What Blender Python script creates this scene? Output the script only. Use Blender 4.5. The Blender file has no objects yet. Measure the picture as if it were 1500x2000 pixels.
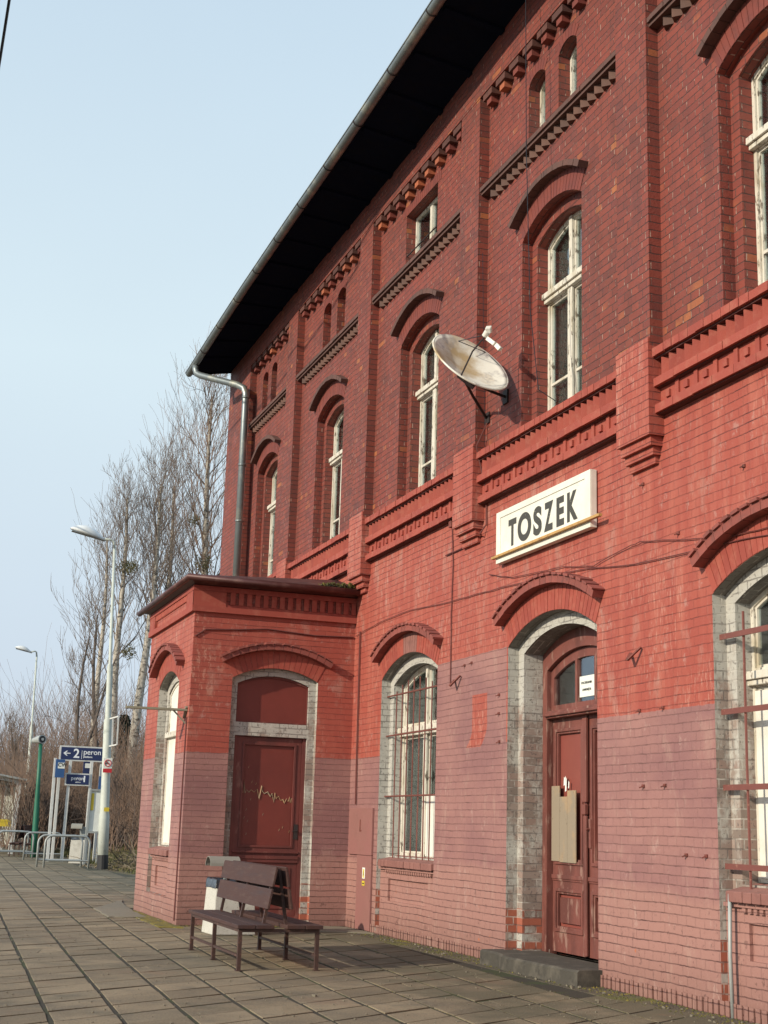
import bpy, math, random
from mathutils import Vector, Matrix
from mathutils.geometry import tessellate_polygon
from math import radians as R, sin, cos, pi, sqrt, asin, atan2
random.seed(7)
scene = bpy.context.scene
# ------------------------------------------------------------------ camera
YAW, PITCH, ROLL = .3441, .2260, .0303
cd = bpy.data.cameras.new("camera"); cam = bpy.data.objects.new("camera", cd)
scene.collection.objects.link(cam); scene.camera = cam
F = Vector((sin(YAW)*cos(PITCH), cos(YAW)*cos(PITCH), sin(PITCH)))
R0 = Vector((cos(YAW), -sin(YAW), 0)); U0 = R0.cross(F)
RR = R0*cos(ROLL)+U0*sin(ROLL); UU = U0*cos(ROLL)-R0*sin(ROLL)
M = Matrix((RR, UU, -F)).transposed().to_4x4(); M.translation = Vector((-6.258, 0, 1.303))
cam.matrix_world = M
cd.sensor_fit = 'VERTICAL'; cd.sensor_height = 36; cd.lens = 2692.5/2000*36
cd.clip_start = .1; cd.clip_end = 3000
# ------------------------------------------------------------------ light
SUN = Vector((.915, .305, -.405)).normalized()          # direction the light travels
elev = asin(-SUN.z)
world = bpy.data.worlds.new("World"); scene.world = world; world.use_nodes = True
wn = world.node_tree.nodes; wl = world.node_tree.links; wn.clear()
sky = wn.new('ShaderNodeTexSky'); sky.sky_type = 'NISHITA'; sky.sun_disc = False
sky.sun_elevation = elev; sky.sun_rotation = atan2(-SUN.x, -SUN.y)
sky.air_density = 1.0; sky.dust_density = 2.2; sky.ozone_density = 1.4
hs = wn.new('ShaderNodeHueSaturation'); hs.inputs['Saturation'].default_value = .62; hs.inputs['Value'].default_value = 1.0
veil = wn.new('ShaderNodeMixRGB'); veil.inputs[0].default_value = .86; veil.inputs[2].default_value = (4.95, 5.75, 6.35, 1)
tc = wn.new('ShaderNodeTexCoord'); sx_ = wn.new('ShaderNodeSeparateXYZ'); wl.new(tc.outputs['Generated'], sx_.inputs[0])
vr = wn.new('ShaderNodeValToRGB'); wl.new(sx_.outputs['Z'], vr.inputs[0]); el_ = vr.color_ramp.elements
while len(el_) < 5: el_.new(.5)
for i_, (p_, c_) in enumerate([(0, (.60,.68,.77)), (.10, (.62,.72,.83)), (.32, (.70,.84,.91)), (.56, (.585,.735,.86)), (1, (.38,.55,.78))]): el_[i_].position = p_; el_[i_].color = (c_[0], c_[1], c_[2], 1)
cl = wn.new('ShaderNodeTexNoise'); cl.inputs['Scale'].default_value = 2.2; cl.inputs['Detail'].default_value = 5; wl.new(tc.outputs['Generated'], cl.inputs['Vector'])
cm = wn.new('ShaderNodeMapRange'); wl.new(cl.outputs['Fac'], cm.inputs[0]); cm.inputs[1].default_value = .3; cm.inputs[2].default_value = .7; cm.inputs[3].default_value = 7.0; cm.inputs[4].default_value = 7.4
vm = wn.new('ShaderNodeVectorMath'); vm.operation = 'SCALE'; wl.new(vr.outputs[0], vm.inputs[0]); wl.new(cm.outputs[0], vm.inputs['Scale']); wl.new(vm.outputs[0], veil.inputs[2])
bg = wn.new('ShaderNodeBackground'); bg.inputs[1].default_value = .135
wo = wn.new('ShaderNodeOutputWorld')
wl.new(sky.outputs[0], hs.inputs['Color']); wl.new(hs.outputs[0], veil.inputs[1]); wl.new(veil.outputs[0], bg.inputs[0]); wl.new(bg.outputs[0], wo.inputs[0])
sd = bpy.data.lights.new("sun", 'SUN'); so = bpy.data.objects.new("sun", sd); scene.collection.objects.link(so)
sd.energy = 3.9; sd.angle = R(.6); sd.color = (1, .90, .72)
so.rotation_euler = SUN.to_track_quat('-Z', 'Y').to_euler(); so.location = (-20, -10, 20)
scene.view_settings.view_transform = 'Standard'; scene.view_settings.look = 'None'
scene.view_settings.exposure = .16; scene.view_settings.gamma = 1
# ------------------------------------------------------------------ object helpers
def link(o): scene.collection.objects.link(o); return o
def tag(o, label=None, cat=None, group=None, kind=None):
    if label: o['label'] = label
    if cat: o['category'] = cat
    if group: o['group'] = group
    if kind: o['kind'] = kind
    return o
def thing(name, label, cat, loc=(0, 0, 0), rz=0, group=None):
    o = bpy.data.objects.new(name, None); o.empty_display_size = .2; link(o)
    o.location = loc; o.rotation_euler = (0, 0, rz)
    return tag(o, label, cat, group)
def copy_tree(o, parent=None):
    c = o.copy(); link(c); c.parent = parent
    for ch in o.children: copy_tree(ch, c)
    return c
class MB:
    def __init__(s): s.v = []; s.f = []; s.m = []
    def add(s, vs, fs, m=0):
        b = len(s.v); s.v += [tuple(x) for x in vs]; s.f += [tuple(b+i for i in f) for f in fs]; s.m += [m]*len(fs); return s
    def box(s, x0, x1, y0, y1, z0, z1, m=0):
        if x0 > x1: x0, x1 = x1, x0
        if y0 > y1: y0, y1 = y1, y0
        vs = [(x0,y0,z0),(x1,y0,z0),(x1,y1,z0),(x0,y1,z0),(x0,y0,z1),(x1,y0,z1),(x1,y1,z1),(x0,y1,z1)]
        return s.add(vs, [(3,2,1,0),(4,5,6,7),(0,1,5,4),(1,2,6,5),(2,3,7,6),(3,0,4,7)], m)
    def beam(s, p, q, w, h, m=0, up=(0,0,1)):
        p = Vector(p); q = Vector(q); d = (q-p).normalized(); up = Vector(up)
        if abs(d.dot(up)) > .98: up = Vector((0,1,0))
        a = d.cross(up).normalized(); b = a.cross(d); vs = []
        for c in (p, q):
            for i, j in ((-1,-1),(1,-1),(1,1),(-1,1)): vs.append(c+a*i*w/2+b*j*h/2)
        return s.add(vs, [(3,2,1,0),(4,5,6,7),(0,1,5,4),(1,2,6,5),(2,3,7,6),(3,0,4,7)], m)
    def tube(s, pts, r, n=8, m=0, caps=True):
        pts = [Vector(p) for p in pts]; k = len(pts)
        if not hasattr(r, '__len__'): r = [r]*k
        vs = []; a = None
        for i, p in enumerate(pts):
            d = (pts[min(i+1, k-1)]-pts[max(i-1, 0)])
            if d.length < 1e-9: d = Vector((0,0,1))
            d.normalize()
            if a is None: a = d.orthogonal().normalized()
            else:
                a = a-d*a.dot(d)
                a = a.normalized() if a.length > 1e-6 else d.orthogonal().normalized()
            b = d.cross(a)
            for j in range(n):
                t = 2*pi*j/n; vs.append(p+(a*cos(t)+b*sin(t))*r[i])
        fs = [(i*n+j, i*n+(j+1)%n, (i+1)*n+(j+1)%n, (i+1)*n+j) for i in range(k-1) for j in range(n)]
        if caps: fs += [tuple(range(n-1, -1, -1)), tuple(range((k-1)*n, k*n))]
        return s.add(vs, fs, m)
    def prism(s, outer, holes, d0, d1, plane='X', m=(0, 0, 0)):
        """outline in (a,b), depth d0 (front) to d1; m = front, outer sides, hole sides"""
        def P(a, b, d): return (d, a, b) if plane == 'X' else ((a, d, b) if plane == 'Y' else (a, b, d))
        loops = [outer]+list(holes)
        flat = [p for l in loops for p in l]
        tris = tessellate_polygon([[Vector((p[0], p[1], 0)) for p in l] for l in loops])
        n = len(flat); vs = [P(a, b, d0) for a, b in flat]+[P(a, b, d1) for a, b in flat]
        fs = []
        for t in tris: fs.append(tuple(t))
        s.add(vs, fs, m[0]); b0 = len(s.v)-2*n
        for t in tris: s.f.append(tuple(b0+n+i for i in reversed(t))); s.m.append(m[0])
        o = 0
        for li, l in enumerate(loops):
            k = len(l)
            for i in range(k):
                s.f.append((b0+o+i, b0+o+(i+1) % k, b0+n+o+(i+1) % k, b0+n+o+i)); s.m.append(m[1] if li == 0 else m[2])
            o += k
        return s
    def build(s, name, mats, parent=None, smooth=False, bevel=0, fix=True):
        me = bpy.data.meshes.new(name); me.from_pydata(s.v, [], s.f); me.update()
        if not isinstance(mats, (list, tuple)): mats = [mats]
        for x in mats: me.materials.append(x)
        me.polygons.foreach_set('material_index', s.m)
        if fix:
            import bmesh
            bm = bmesh.new(); bm.from_mesh(me); bmesh.ops.recalc_face_normals(bm, faces=bm.faces); bm.to_mesh(me); bm.free()
        if smooth: me.polygons.foreach_set('use_smooth', [True]*len(me.polygons))
        o = bpy.data.objects.new(name, me); link(o)
        if parent: o.parent = parent
        if bevel:
            b = o.modifiers.new('b', 'BEVEL'); b.width = bevel; b.segments = 2; b.limit_method = 'ANGLE'
        return o
def text(body, size, origin, facing, m, parent=None, name='lettering', bold=0, sx=1, align='LEFT', depth=.002):
    cu = bpy.data.curves.new('t', 'FONT'); cu.body = body; cu.size = size; cu.extrude = depth; cu.offset = bold; cu.align_x = align
    t = bpy.data.objects.new('t', cu); link(t); bpy.context.view_layer.update()
    me = bpy.data.meshes.new_from_object(t.evaluated_get(bpy.context.evaluated_depsgraph_get()))
    bpy.data.objects.remove(t); me.materials.clear(); me.materials.append(m)
    X = Vector((0,-1,0)) if facing == 'X' else Vector((1,0,0)); N = Vector((-1,0,0)) if facing == 'X' else Vector((0,-1,0))
    T = Matrix((X*sx, Vector((0,0,1)), N)).transposed().to_4x4(); T.translation = Vector(origin); me.transform(T)
    o = bpy.data.objects.new(name, me); link(o)
    if parent: o.parent = parent
    return o
# ------------------------------------------------------------------ materials
class NT:
    def __init__(s, name):
        s.mat = bpy.data.materials.new(name); s.mat.use_nodes = True
        s.t = s.mat.node_tree; s.n = s.t.nodes; s.l = s.t.links
        s.b = s.n['Principled BSDF']; s.out = s.n['Material Output']
        s.geo = s.n.new('ShaderNodeNewGeometry'); s.pos = s.geo.outputs['Position']
    def put(s, sock, v):
        if hasattr(v, 'links') or isinstance(v, bpy.types.NodeSocket): s.l.new(v, sock)
        else:
            try: sock.default_value = v
            except Exception: sock.default_value = (v[0], v[1], v[2], 1)
    def col(s, c): return (c[0], c[1], c[2], 1)
    def m(s, op, a, b=0, c=0):
        n = s.n.new('ShaderNodeMath'); n.operation = op
        for i, v in enumerate((a, b, c)): s.put(n.inputs[i], v)
        return n.outputs[0]
    def mix(s, f, a, b, mode='MIX'):
        n = s.n.new('ShaderNodeMixRGB'); n.blend_type = mode; s.put(n.inputs[0], f)
        s.put(n.inputs[1], s.col(a) if isinstance(a, tuple) else a); s.put(n.inputs[2], s.col(b) if isinstance(b, tuple) else b)
        return n.outputs[0]
    def sep(s, v): n = s.n.new('ShaderNodeSeparateXYZ'); s.l.new(v, n.inputs[0]); return n.outputs
    def comb(s, x, y, z):
        n = s.n.new('ShaderNodeCombineXYZ')
        for i, v in enumerate((x, y, z)): s.put(n.inputs[i], v)
        return n.outputs[0]
    def noise(s, scale, detail=4, vec=None, rough=.6, stretch=(1, 1, 1), off=0):
        mp = s.n.new('ShaderNodeMapping'); mp.inputs['Scale'].default_value = stretch; mp.inputs['Location'].default_value = (off, off*.7, off*1.3)
        s.l.new(vec or s.pos, mp.inputs[0])
        n = s.n.new('ShaderNodeTexNoise'); n.inputs['Scale'].default_value = scale; n.inputs['Detail'].default_value = detail
        n.inputs['Roughness'].default_value = rough; s.l.new(mp.outputs[0], n.inputs['Vector']); return n.outputs['Fac']
    def step(s, v, lo, hi, a=0., b=1.):
        n = s.n.new('ShaderNodeMapRange'); s.put(n.inputs[0], v); n.inputs[1].default_value = lo; n.inputs[2].default_value = hi
        n.inputs[3].default_value = a; n.inputs[4].default_value = b; n.interpolation_type = 'SMOOTHSTEP' if False else 'LINEAR'; return n.outputs[0]
    def ramp(s, v, stops):
        n = s.n.new('ShaderNodeValToRGB'); s.put(n.inputs[0], v); e = n.color_ramp.elements
        while len(e) < len(stops): e.new(.5)
        for i, (p, c) in enumerate(stops): e[i].position = p; e[i].color = s.col(c)
        return n.outputs[0]
    def bump(s, h, strength=.5, dist=.01):
        n = s.n.new('ShaderNodeBump'); n.inputs['Strength'].default_value = strength; n.inputs['Distance'].default_value = dist
        s.put(n.inputs['Height'], h); s.l.new(n.outputs[0], s.b.inputs['Normal'])
    def fin(s, color, rough=.85, metal=0):
        s.put(s.b.inputs['Base Color'], s.col(color) if isinstance(color, tuple) else color); s.put(s.b.inputs['Roughness'], rough)
        s.b.inputs['Metallic'].default_value = metal; return s.mat
def simple(name, c, rough=.8, metal=0, spots=(), bump=None, isl=0, stretch=(1,1,1)):
    n = NT(name); col = n.mix(n.noise(6, 3), tuple(x*.85 for x in c), tuple(min(1, x*1.12) for x in c))
    for i, (c2, sc, lo, hi) in enumerate(spots):
        col = n.mix(n.step(n.noise(sc, 6, stretch=stretch, off=3.3*i+1), lo, hi), col, c2)
    if isl:
        r = n.geo.outputs['Random Per Island']; col = n.mix(n.m('MULTIPLY', r, isl), col, (.02, .015, .015))
    if bump: n.bump(n.noise(bump[0], 5, stretch=stretch), bump[1], .01)
    return n.fin(col, rough, metal)
CH = .077
def brick_nodes(n, mortar=.007, wobble=.006):
    nx, ny, nz = n.sep(n.geo.outputs['True Normal']); px, py, pz = n.sep(n.pos)
    useX = n.m('GREATER_THAN', n.m('ABSOLUTE', ny), .6); top = n.m('GREATER_THAN', n.m('ABSOLUTE', nz), .75)
    u = n.m('ADD', n.m('MULTIPLY', px, useX), n.m('MULTIPLY', py, n.m('SUBTRACT', 1, useX)))
    u = n.m('ADD', u, 40)
    v = n.m('ADD', n.m('MULTIPLY', n.m('ADD', px, 10.01), top), n.m('MULTIPLY', n.m('ADD', pz, 7.7), n.m('SUBTRACT', 1, top)))
    w = n.m('ADD', n.m('MULTIPLY', n.m('SUBTRACT', n.noise(5, 2), .5), wobble*2), n.m('MULTIPLY', n.m('SUBTRACT', n.noise(.9, 2, off=50), .5), .035))
    w2 = n.m('MULTIPLY', n.m('SUBTRACT', n.noise(23, 2), .5), wobble*1.2)
    v2 = n.m('ADD', v, n.m('ADD', w, w2)); u2 = n.m('ADD', u, w2)
    bt = n.n.new('ShaderNodeTexBrick'); n.l.new(n.comb(u2, v2, 0), bt.inputs['Vector'])
    for k, x in (('Scale', 1), ('Mortar Size', mortar), ('Mortar Smooth', .25), ('Bias', 0), ('Brick Width', .262), ('Row Height', CH)): bt.inputs[k].default_value = x
    bt.offset = .5; bt.offset_frequency = 2; bt.squash = .5; bt.squash_frequency = 2
    bt.inputs['Color1'].default_value = (0,0,0,1); bt.inputs['Color2'].default_value = (1,1,1,1); bt.inputs['Mortar'].default_value = (.5,.5,.5,1)
    fr = n.m('FRACT', n.m('DIVIDE', v2, CH))
    h = n.m('ABSOLUTE', n.m('SUBTRACT', fr, .5))      # .5 at bed joints
    hm = n.step(h, .5-mortar/CH*1.25, .5-mortar/CH*.6)
    return bt.outputs['Fac'], bt.outputs['Color'], hm, (px, py, pz), fr
def wall_mat(name='brickwork'):
    n = NT(name); fac, tint, hm, (px, py, pz), fr = brick_nodes(n, .0056, .008)
    big = n.noise(.5, 3); med = n.noise(3, 5, off=5); fine = n.noise(40, 4); streak = n.noise(2.2, 6, stretch=(1, 3.5, .45), off=9)
    # ---- bare dark red brick (upper storey)
    tint2 = n.m('ADD', tint, n.m('MULTIPLY', n.m('SUBTRACT', n.noise(1.3, 3, off=61), .56), .22))
    up = n.ramp(tint2, [(0, (.095,.027,.022)), (.3, (.170,.036,.025)), (.7, (.235,.050,.029)), (.93, (.140,.036,.028)), (.968, (.235,.06,.03)), (.987, (.43,.150,.045))])
    up = n.mix(.32, up, (.215, .046, .029)); up = n.mix(n.step(med, .35, .75, 0, .3), up, (.125, .040, .031)); up = n.mix(n.m('MULTIPLY', n.step(big, .4, .62), .45), up, (.24,.045,.032))
    up = n.mix(n.m('MULTIPLY', n.step(n.noise(9, 5, off=17), .52, .7), .3), up, (.07, .03, .03))
    up = n.mix(n.m('MULTIPLY', n.step(n.noise(1.6, 6, stretch=(1,3.2,.35), off=91), .52, .68), .38), up, (.075, .030, .026))
    upm = n.mix(hm, n.mix(n.step(n.noise(11, 4, off=2), .50, .62), (.085,.036,.03), (.42,.29,.23)), n.mix(n.step(n.noise(6, 4, off=12), .5, .62), (.048,.022,.02), (.12,.055,.045)))  # bed joints coloured darker to carry the shade under each course
    up = n.mix(n.m('MULTIPLY', fac, .9), up, upm)
    # ---- red paint
    rp = n.mix(n.m('MULTIPLY', tint, .5), (.335,.070,.047), (.285,.055,.040))
    rp = n.mix(n.m('MULTIPLY', n.step(streak, .45, .68), .7), rp, (.41,.120,.082))
    rp = n.mix(n.m('MULTIPLY', n.m('MULTIPLY', n.step(n.noise(15, 6, stretch=(1,2.6,.45), off=4, rough=.75), .53, .60), n.step(n.noise(.9, 4, off=31), .47, .60)), .50), rp, (.58,.32,.24))
    rp = n.mix(n.m('MULTIPLY', n.step(med, .55, .75), .5), rp, (.27,.06,.05))
    # ---- pink paint
    pk = n.mix(n.m('MULTIPLY', tint, .5), (.318,.155,.138), (.278,.130,.116))
    pk = n.mix(n.m('MULTIPLY', n.step(n.noise(1.1, 4, stretch=(1,.8,1.6), off=3), .38, .62), .75), pk, (.222,.100,.100))
    pk = n.mix(n.m('MULTIPLY', n.step(n.m('ADD', pz, n.m('MULTIPLY', big, .4)), 1.16, 1.05), .8), pk, (.345,.175,.145))
    pk = n.mix(n.m('MULTIPLY', n.step(n.noise(30, 5, off=8), .60, .68), .3), pk, (.16,.07,.06))
    pk = n.mix(n.m('MULTIPLY', n.step(pz, .42, 0), .55), pk, (.17,.085,.065))
    inb = n.m('MULTIPLY', n.m('GREATER_THAN', py, 13.42), n.m('LESS_THAN', py, 15.45))
    inb = n.m('MULTIPLY', inb, n.m('GREATER_THAN', px, -.5))
    thr = n.m('ADD', 2.24, n.m('ADD', n.m('MULTIPLY', inb, 1.01), n.m('MULTIPLY', n.m('LESS_THAN', py, 12), .12)))
    edge = n.m('ADD', pz, n.m('MULTIPLY', n.m('SUBTRACT', n.noise(8, 4), .5), .03))
    pink = n.m('LESS_THAN', edge, thr)
    # leftover stroke of red paint in the pink field between window and door
    dy = n.m('SUBTRACT', py, n.m('ADD', 14.02, n.m('MULTIPLY', n.m('POWER', n.m('MAXIMUM', n.m('SUBTRACT', 2.45, pz), 0), 2), 3.2)))
    st = n.m('MULTIPLY', n.m('LESS_THAN', n.m('ABSOLUTE', n.m('SUBTRACT', dy, .10)), n.m('ADD', .17, n.m('MULTIPLY', n.noise(6, 4), .06))),
             n.m('MULTIPLY', n.m('GREATER_THAN', pz, 2.22), n.m('LESS_THAN', pz, 2.80)))
    st = n.m('MULTIPLY', st, n.m('GREATER_THAN', px, -.5)); pink = n.m('MULTIPLY', pink, n.m('SUBTRACT', 1, st))
    pt = n.mix(pink, rp, pk)
    hole = n.step(n.noise(7, 6, off=21), .69, .71)
    pt = n.mix(n.m('MULTIPLY', hole, n.step(pz, 1.3, .2)), pt, (.42,.13,.06))
    pt = n.mix(n.m('MULTIPLY', n.step(n.noise(11, 5, off=71, rough=.7), .60, .66), n.step(pz, 1.4, .1, .0, .75)), pt, (.10,.045,.038))
    pt = n.mix(n.m('MULTIPLY', n.step(n.noise(4.5, 8, off=95, stretch=(1,1.3,.8), rough=.8), .58, .64), .42), pt, (.44,.29,.25))
    pt = n.mix(n.m('MULTIPLY', n.step(n.noise(2.4, 7, off=81, stretch=(1,1.6,.7), rough=.7), .55, .66), .35), pt, (.42,.27,.22))
    jm = n.m('MULTIPLY', fac, n.m('ADD', n.m('MULTIPLY', hm, n.step(n.noise(3.5, 5, off=16), .32, .62, .25, .85)), n.m('MULTIPLY', n.step(n.noise(9, 3, off=6), .4, .6), .3)))
    jm = n.m('MULTIPLY', jm, n.m('ADD', n.m('ADD', n.m('MULTIPLY', n.step(n.noise(4.5, 5, off=44, rough=.7), .42, .60), .46), n.step(pz, 4.2, 4.6, 0, .35)), n.step(pz, 1.5, .2, .26, .78)))
    pt = n.mix(jm, pt, n.mix(pink, (.095,.024,.021), (.11,.048,.043)))
    dark = n.m('GREATER_THAN', pz, n.m('ADD', 5.585, n.m('MULTIPLY', n.m('LESS_THAN', px, -.14), .13)))
    col = n.mix(dark, pt, up)
    pn = n.m('ADD', n.m('MULTIPLY', fac, -1), n.m('ADD', n.m('MULTIPLY', fine, .45), n.m('MULTIPLY', n.m('MULTIPLY', tint, n.m('SUBTRACT', 1, fac)), .5)))
    n.bump(n.m('SUBTRACT', pn, n.m('MULTIPLY', fr, .30)), .65, .012)
    return n.fin(col, n.step(med, .3, .7, .62, .85))
def reveal_mat():
    n = NT('limewashed_brick'); fac, tint, hm, (px, py, pz), fr = brick_nodes(n)
    old = n.ramp(tint, [(0, (.20,.155,.13)), (.5, (.30,.235,.20)), (1, (.26,.175,.145))])
    white = n.mix(n.noise(8, 3), (.50,.48,.43), (.36,.34,.31))
    ng = n.noise(3.2, 8, stretch=(1,1,.55), rough=.72, off=4)
    isC = n.m('GREATER_THAN', py, 15)                  # the far barred window kept most of its whitewash
    annex = n.m('LESS_THAN', px, -.4)
    amt = n.m('ADD', ng, n.m('ADD', n.m('MULTIPLY', n.m('MULTIPLY', isC, n.m('SUBTRACT', 1, annex)), .42), n.m('MULTIPLY', n.step(pz, 2.2, 3.2), .2)))
    c = n.mix(n.step(amt, .49, .60), old, white)
    px_, py_, nz_ = n.sep(n.geo.outputs['True Normal']); c = n.mix(n.m('MULTIPLY', n.m('GREATER_THAN', n.m('ABSOLUTE', nz_), .45), .8), c, (.105,.092,.082))  # shade of the arch undersides put into the colour
    c = n.mix(n.m('MULTIPLY', n.m('GREATER_THAN', n.noise(30, 5, off=11), .61), .6), c, (.09,.075,.07))
    c = n.mix(n.m('MULTIPLY', n.m('LESS_THAN', pz, .55), n.m('GREATER_THAN', tint, .5)), c, (.33,.10,.06))
    c = n.mix(n.m('MULTIPLY', fac, .6), c, n.mix(n.step(n.noise(5, 3, off=7), .45, .6), (.09,.075,.07), (.50,.47,.42)))
    n.bump(n.m('ADD', n.m('MULTIPLY', fac, -1), n.m('MULTIPLY', n.noise(35, 5), .5)), .6, .01)
    return n.fin(c, .9)
def painted_brick_units(name, a, b, dirt):
    n = NT(name); r = n.geo.outputs['Random Per Island']; c = n.mix(r, a, b)
    c = n.mix(n.m('MULTIPLY', n.step(n.noise(9, 6), .5, .7), .6), c, dirt)
    n.bump(n.noise(50, 4), .35, .006); return n.fin(c, .8)
WALL = wall_mat(); REV = reveal_mat()
RED = painted_brick_units('red_painted_brick', (.335,.068,.046), (.275,.053,.038), (.38,.125,.085))
DENT = painted_brick_units('shaded_cornice_brick', (.115,.042,.032), (.085,.035,.03), (.05,.022,.02))  # darker brown, with the shade of the eaves put into the colour
REDD = painted_brick_units('dull_red_brick', (.20,.044,.031), (.16,.037,.03), (.10,.03,.026))
BROWN = painted_brick_units('brown_moulded_brick', (.12,.058,.042), (.085,.044,.035), (.17,.08,.055))
BLACK = painted_brick_units('black_glazed_brick', (.090,.045,.037), (.125,.055,.043), (.055,.032,.028))
PINK = painted_brick_units('pink_painted_brick', (.27,.12,.10), (.225,.095,.08), (.14,.06,.05))
HOODR = painted_brick_units('weathered_red_hood_brick', (.27,.072,.057), (.20,.055,.044), (.12,.05,.043))
ORNG = painted_brick_units('orange_brick', (.42,.12,.05), (.30,.09,.05), (.2,.07,.05))
WHITEW = simple('peeling_white_wood', (.62,.58,.50), .75, 0, [((.12,.09,.065), 24, .57, .63), ((.42,.36,.26), 5, .5, .7)], (40, .5), stretch=(1,1,.35))
CREAM = simple('cream_board', (.74,.71,.64), .7, 0, [((.55,.50,.42), 3, .55, .8)])
SIGNW = simple('white_sign_board', (.76,.74,.66), .6, 0, [((.25,.22,.18), 34, .69, .71), ((.62,.60,.52), 3, .4, .7)])
LETTER = simple('grey_black_letter_paint', (.055,.052,.045), .7, 0, [((.6,.58,.5), 45, .68, .70)])
DOORR = simple('old_red_door_paint', (.185,.058,.045), .6, 0, [((.12,.038,.03), 3, .45, .6), ((.27,.15,.12), 11, .56, .66), ((.40,.30,.24), 30, .70, .73)], (30, .45), stretch=(1,1,.3))
DOORP = simple('smooth_red_door_panel', (.235,.062,.045), .5, 0, [((.21,.05,.04), 2, .4, .7)])
DOORD = simple('dark_red_door', (.155,.036,.030), .55, 0, [((.24,.10,.08), 7, .57, .66), ((.10,.026,.022), 2.5, .45, .65), ((.33,.22,.16), 24, .70, .73)], (28, .3), stretch=(1,1,.4))
DOORDP = simple('dark_red_board', (.175,.034,.026), .42, 0, [((.14,.028,.022), 2, .4, .7)])
WOOD = simple('bare_yellow_wood', (.40,.26,.14), .75, 0, [((.27,.215,.155), 1.7, .45, .55), ((.14,.09,.05), 12, .66, .72)], (40, .3), stretch=(1,1,.8))
LATH = simple('varnished_lath', (.50,.29,.10), .6, 0, [((.28,.15,.05), 12, .5, .7)])
ZINC = simple('zinc_sheet', (.22,.25,.26), .42, .55, [((.42,.42,.36), 2.4, .52, .7), ((.16,.18,.18), 7, .6, .75)])
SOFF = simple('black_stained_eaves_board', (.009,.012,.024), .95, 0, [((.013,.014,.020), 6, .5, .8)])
TIN = simple('dark_brown_red_roof_tin', (.085,.030,.028), .5, .15, [((.14,.07,.06), 5, .5, .7), ((.03,.02,.02), 3, .55, .7)])
RUST = simple('rusty_red_iron', (.20,.055,.042), .7, .1, [((.10,.04,.03), 20, .5, .65)])
BARS = simple('red_brown_painted_bar', (.185,.060,.048), .6, .1, [((.30,.14,.10), 25, .6, .7)])
DKIRON = simple('dark_iron', (.035,.026,.026), .7, .2)
CABLE = simple('red_overpainted_cable', (.13,.035,.03), .7)
BLKC = simple('black_cable', (.012,.014,.022), .6)
DISH = simple('weathered_cream_enamel', (.80,.78,.71), .4, 0, [((.50,.38,.22), 2.3, .44, .62), ((.34,.32,.32), 5, .58, .72), ((.05,.05,.05), 30, .74, .75)])
PLAST = simple('white_plastic', (.70,.68,.62), .5)
BENCHW = simple('dark_maroon_bench_plank', (.062,.024,.018), .7, 0, [((.085,.045,.035), 10, .52, .72), ((.05,.025,.025), 4, .5, .7)], (30, .25), isl=.3, stretch=(3,.4,3))
BENCHF = simple('brown_steel_tube', (.065,.034,.028), .55, .1, [((.15,.07,.05), 25, .55, .7)])
CONC = simple('pale_washed_concrete', (.52,.50,.45), .9, 0, [((.35,.33,.29), 3, .5, .75), ((.28,.25,.2), 60, .6, .64)], (60, .3))
BAG = simple('dark_blue_bin_liner', (.035,.045,.06), .3, 0, [((.12,.14,.17), 12, .55, .7)], (14, .9))
GREYM = simple('pale_grey_painted_metal', (.36,.38,.37), .5, .1, [((.22,.23,.22), 8, .6, .75)])
POSTW = simple('white_painted_steel', (.62,.62,.60), .5, 0, [((.42,.42,.38), 6, .55, .75)])
LAMPP = simple('greenish_white_lamp_post', (.50,.53,.48), .6, 0, [((.35,.38,.34), 5, .55, .7), ((.58,.58,.52), 20, .6, .7)])
BLKP = simple('black_band_paint', (.022,.022,.024), .6)
NAVY = simple('navy_sign_enamel', (.022,.035,.105), .4)
BLUE = simple('blue_poster', (.03,.09,.24), .5)
SIGNTXT = simple('white_sign_lettering', (.80,.82,.85), .5)
GREEN = simple('green_painted_mast', (.012,.13,.075), .5)
YEL = simple('yellow_plastic', (.66,.50,.05), .5)
REDS = simple('red_sticker', (.55,.03,.04), .5)
INK = simple('black_ink', (.03,.03,.03), .7)
PAPER = simple('white_paper', (.75,.77,.72), .9)
STONE = simple('dark_worn_step_stone', (.062,.054,.043), .85, 0, [((.11,.095,.075), 5, .5, .7), ((.035,.03,.025), 9, .55, .7), ((.055,.06,.02), 3, .62, .72)], (25, .4))
CURT = simple('grey_net_curtain', (.66,.66,.60), .9)
PLASTER = simple('dim_plaster_room', (.22,.20,.17), .9)
MOSS = simple('moss', (.085,.080,.020), .95, 0, [((.19,.145,.022), 3, .5, .6), ((.045,.042,.025), 25, .5, .6)], (60, .8))
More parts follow.
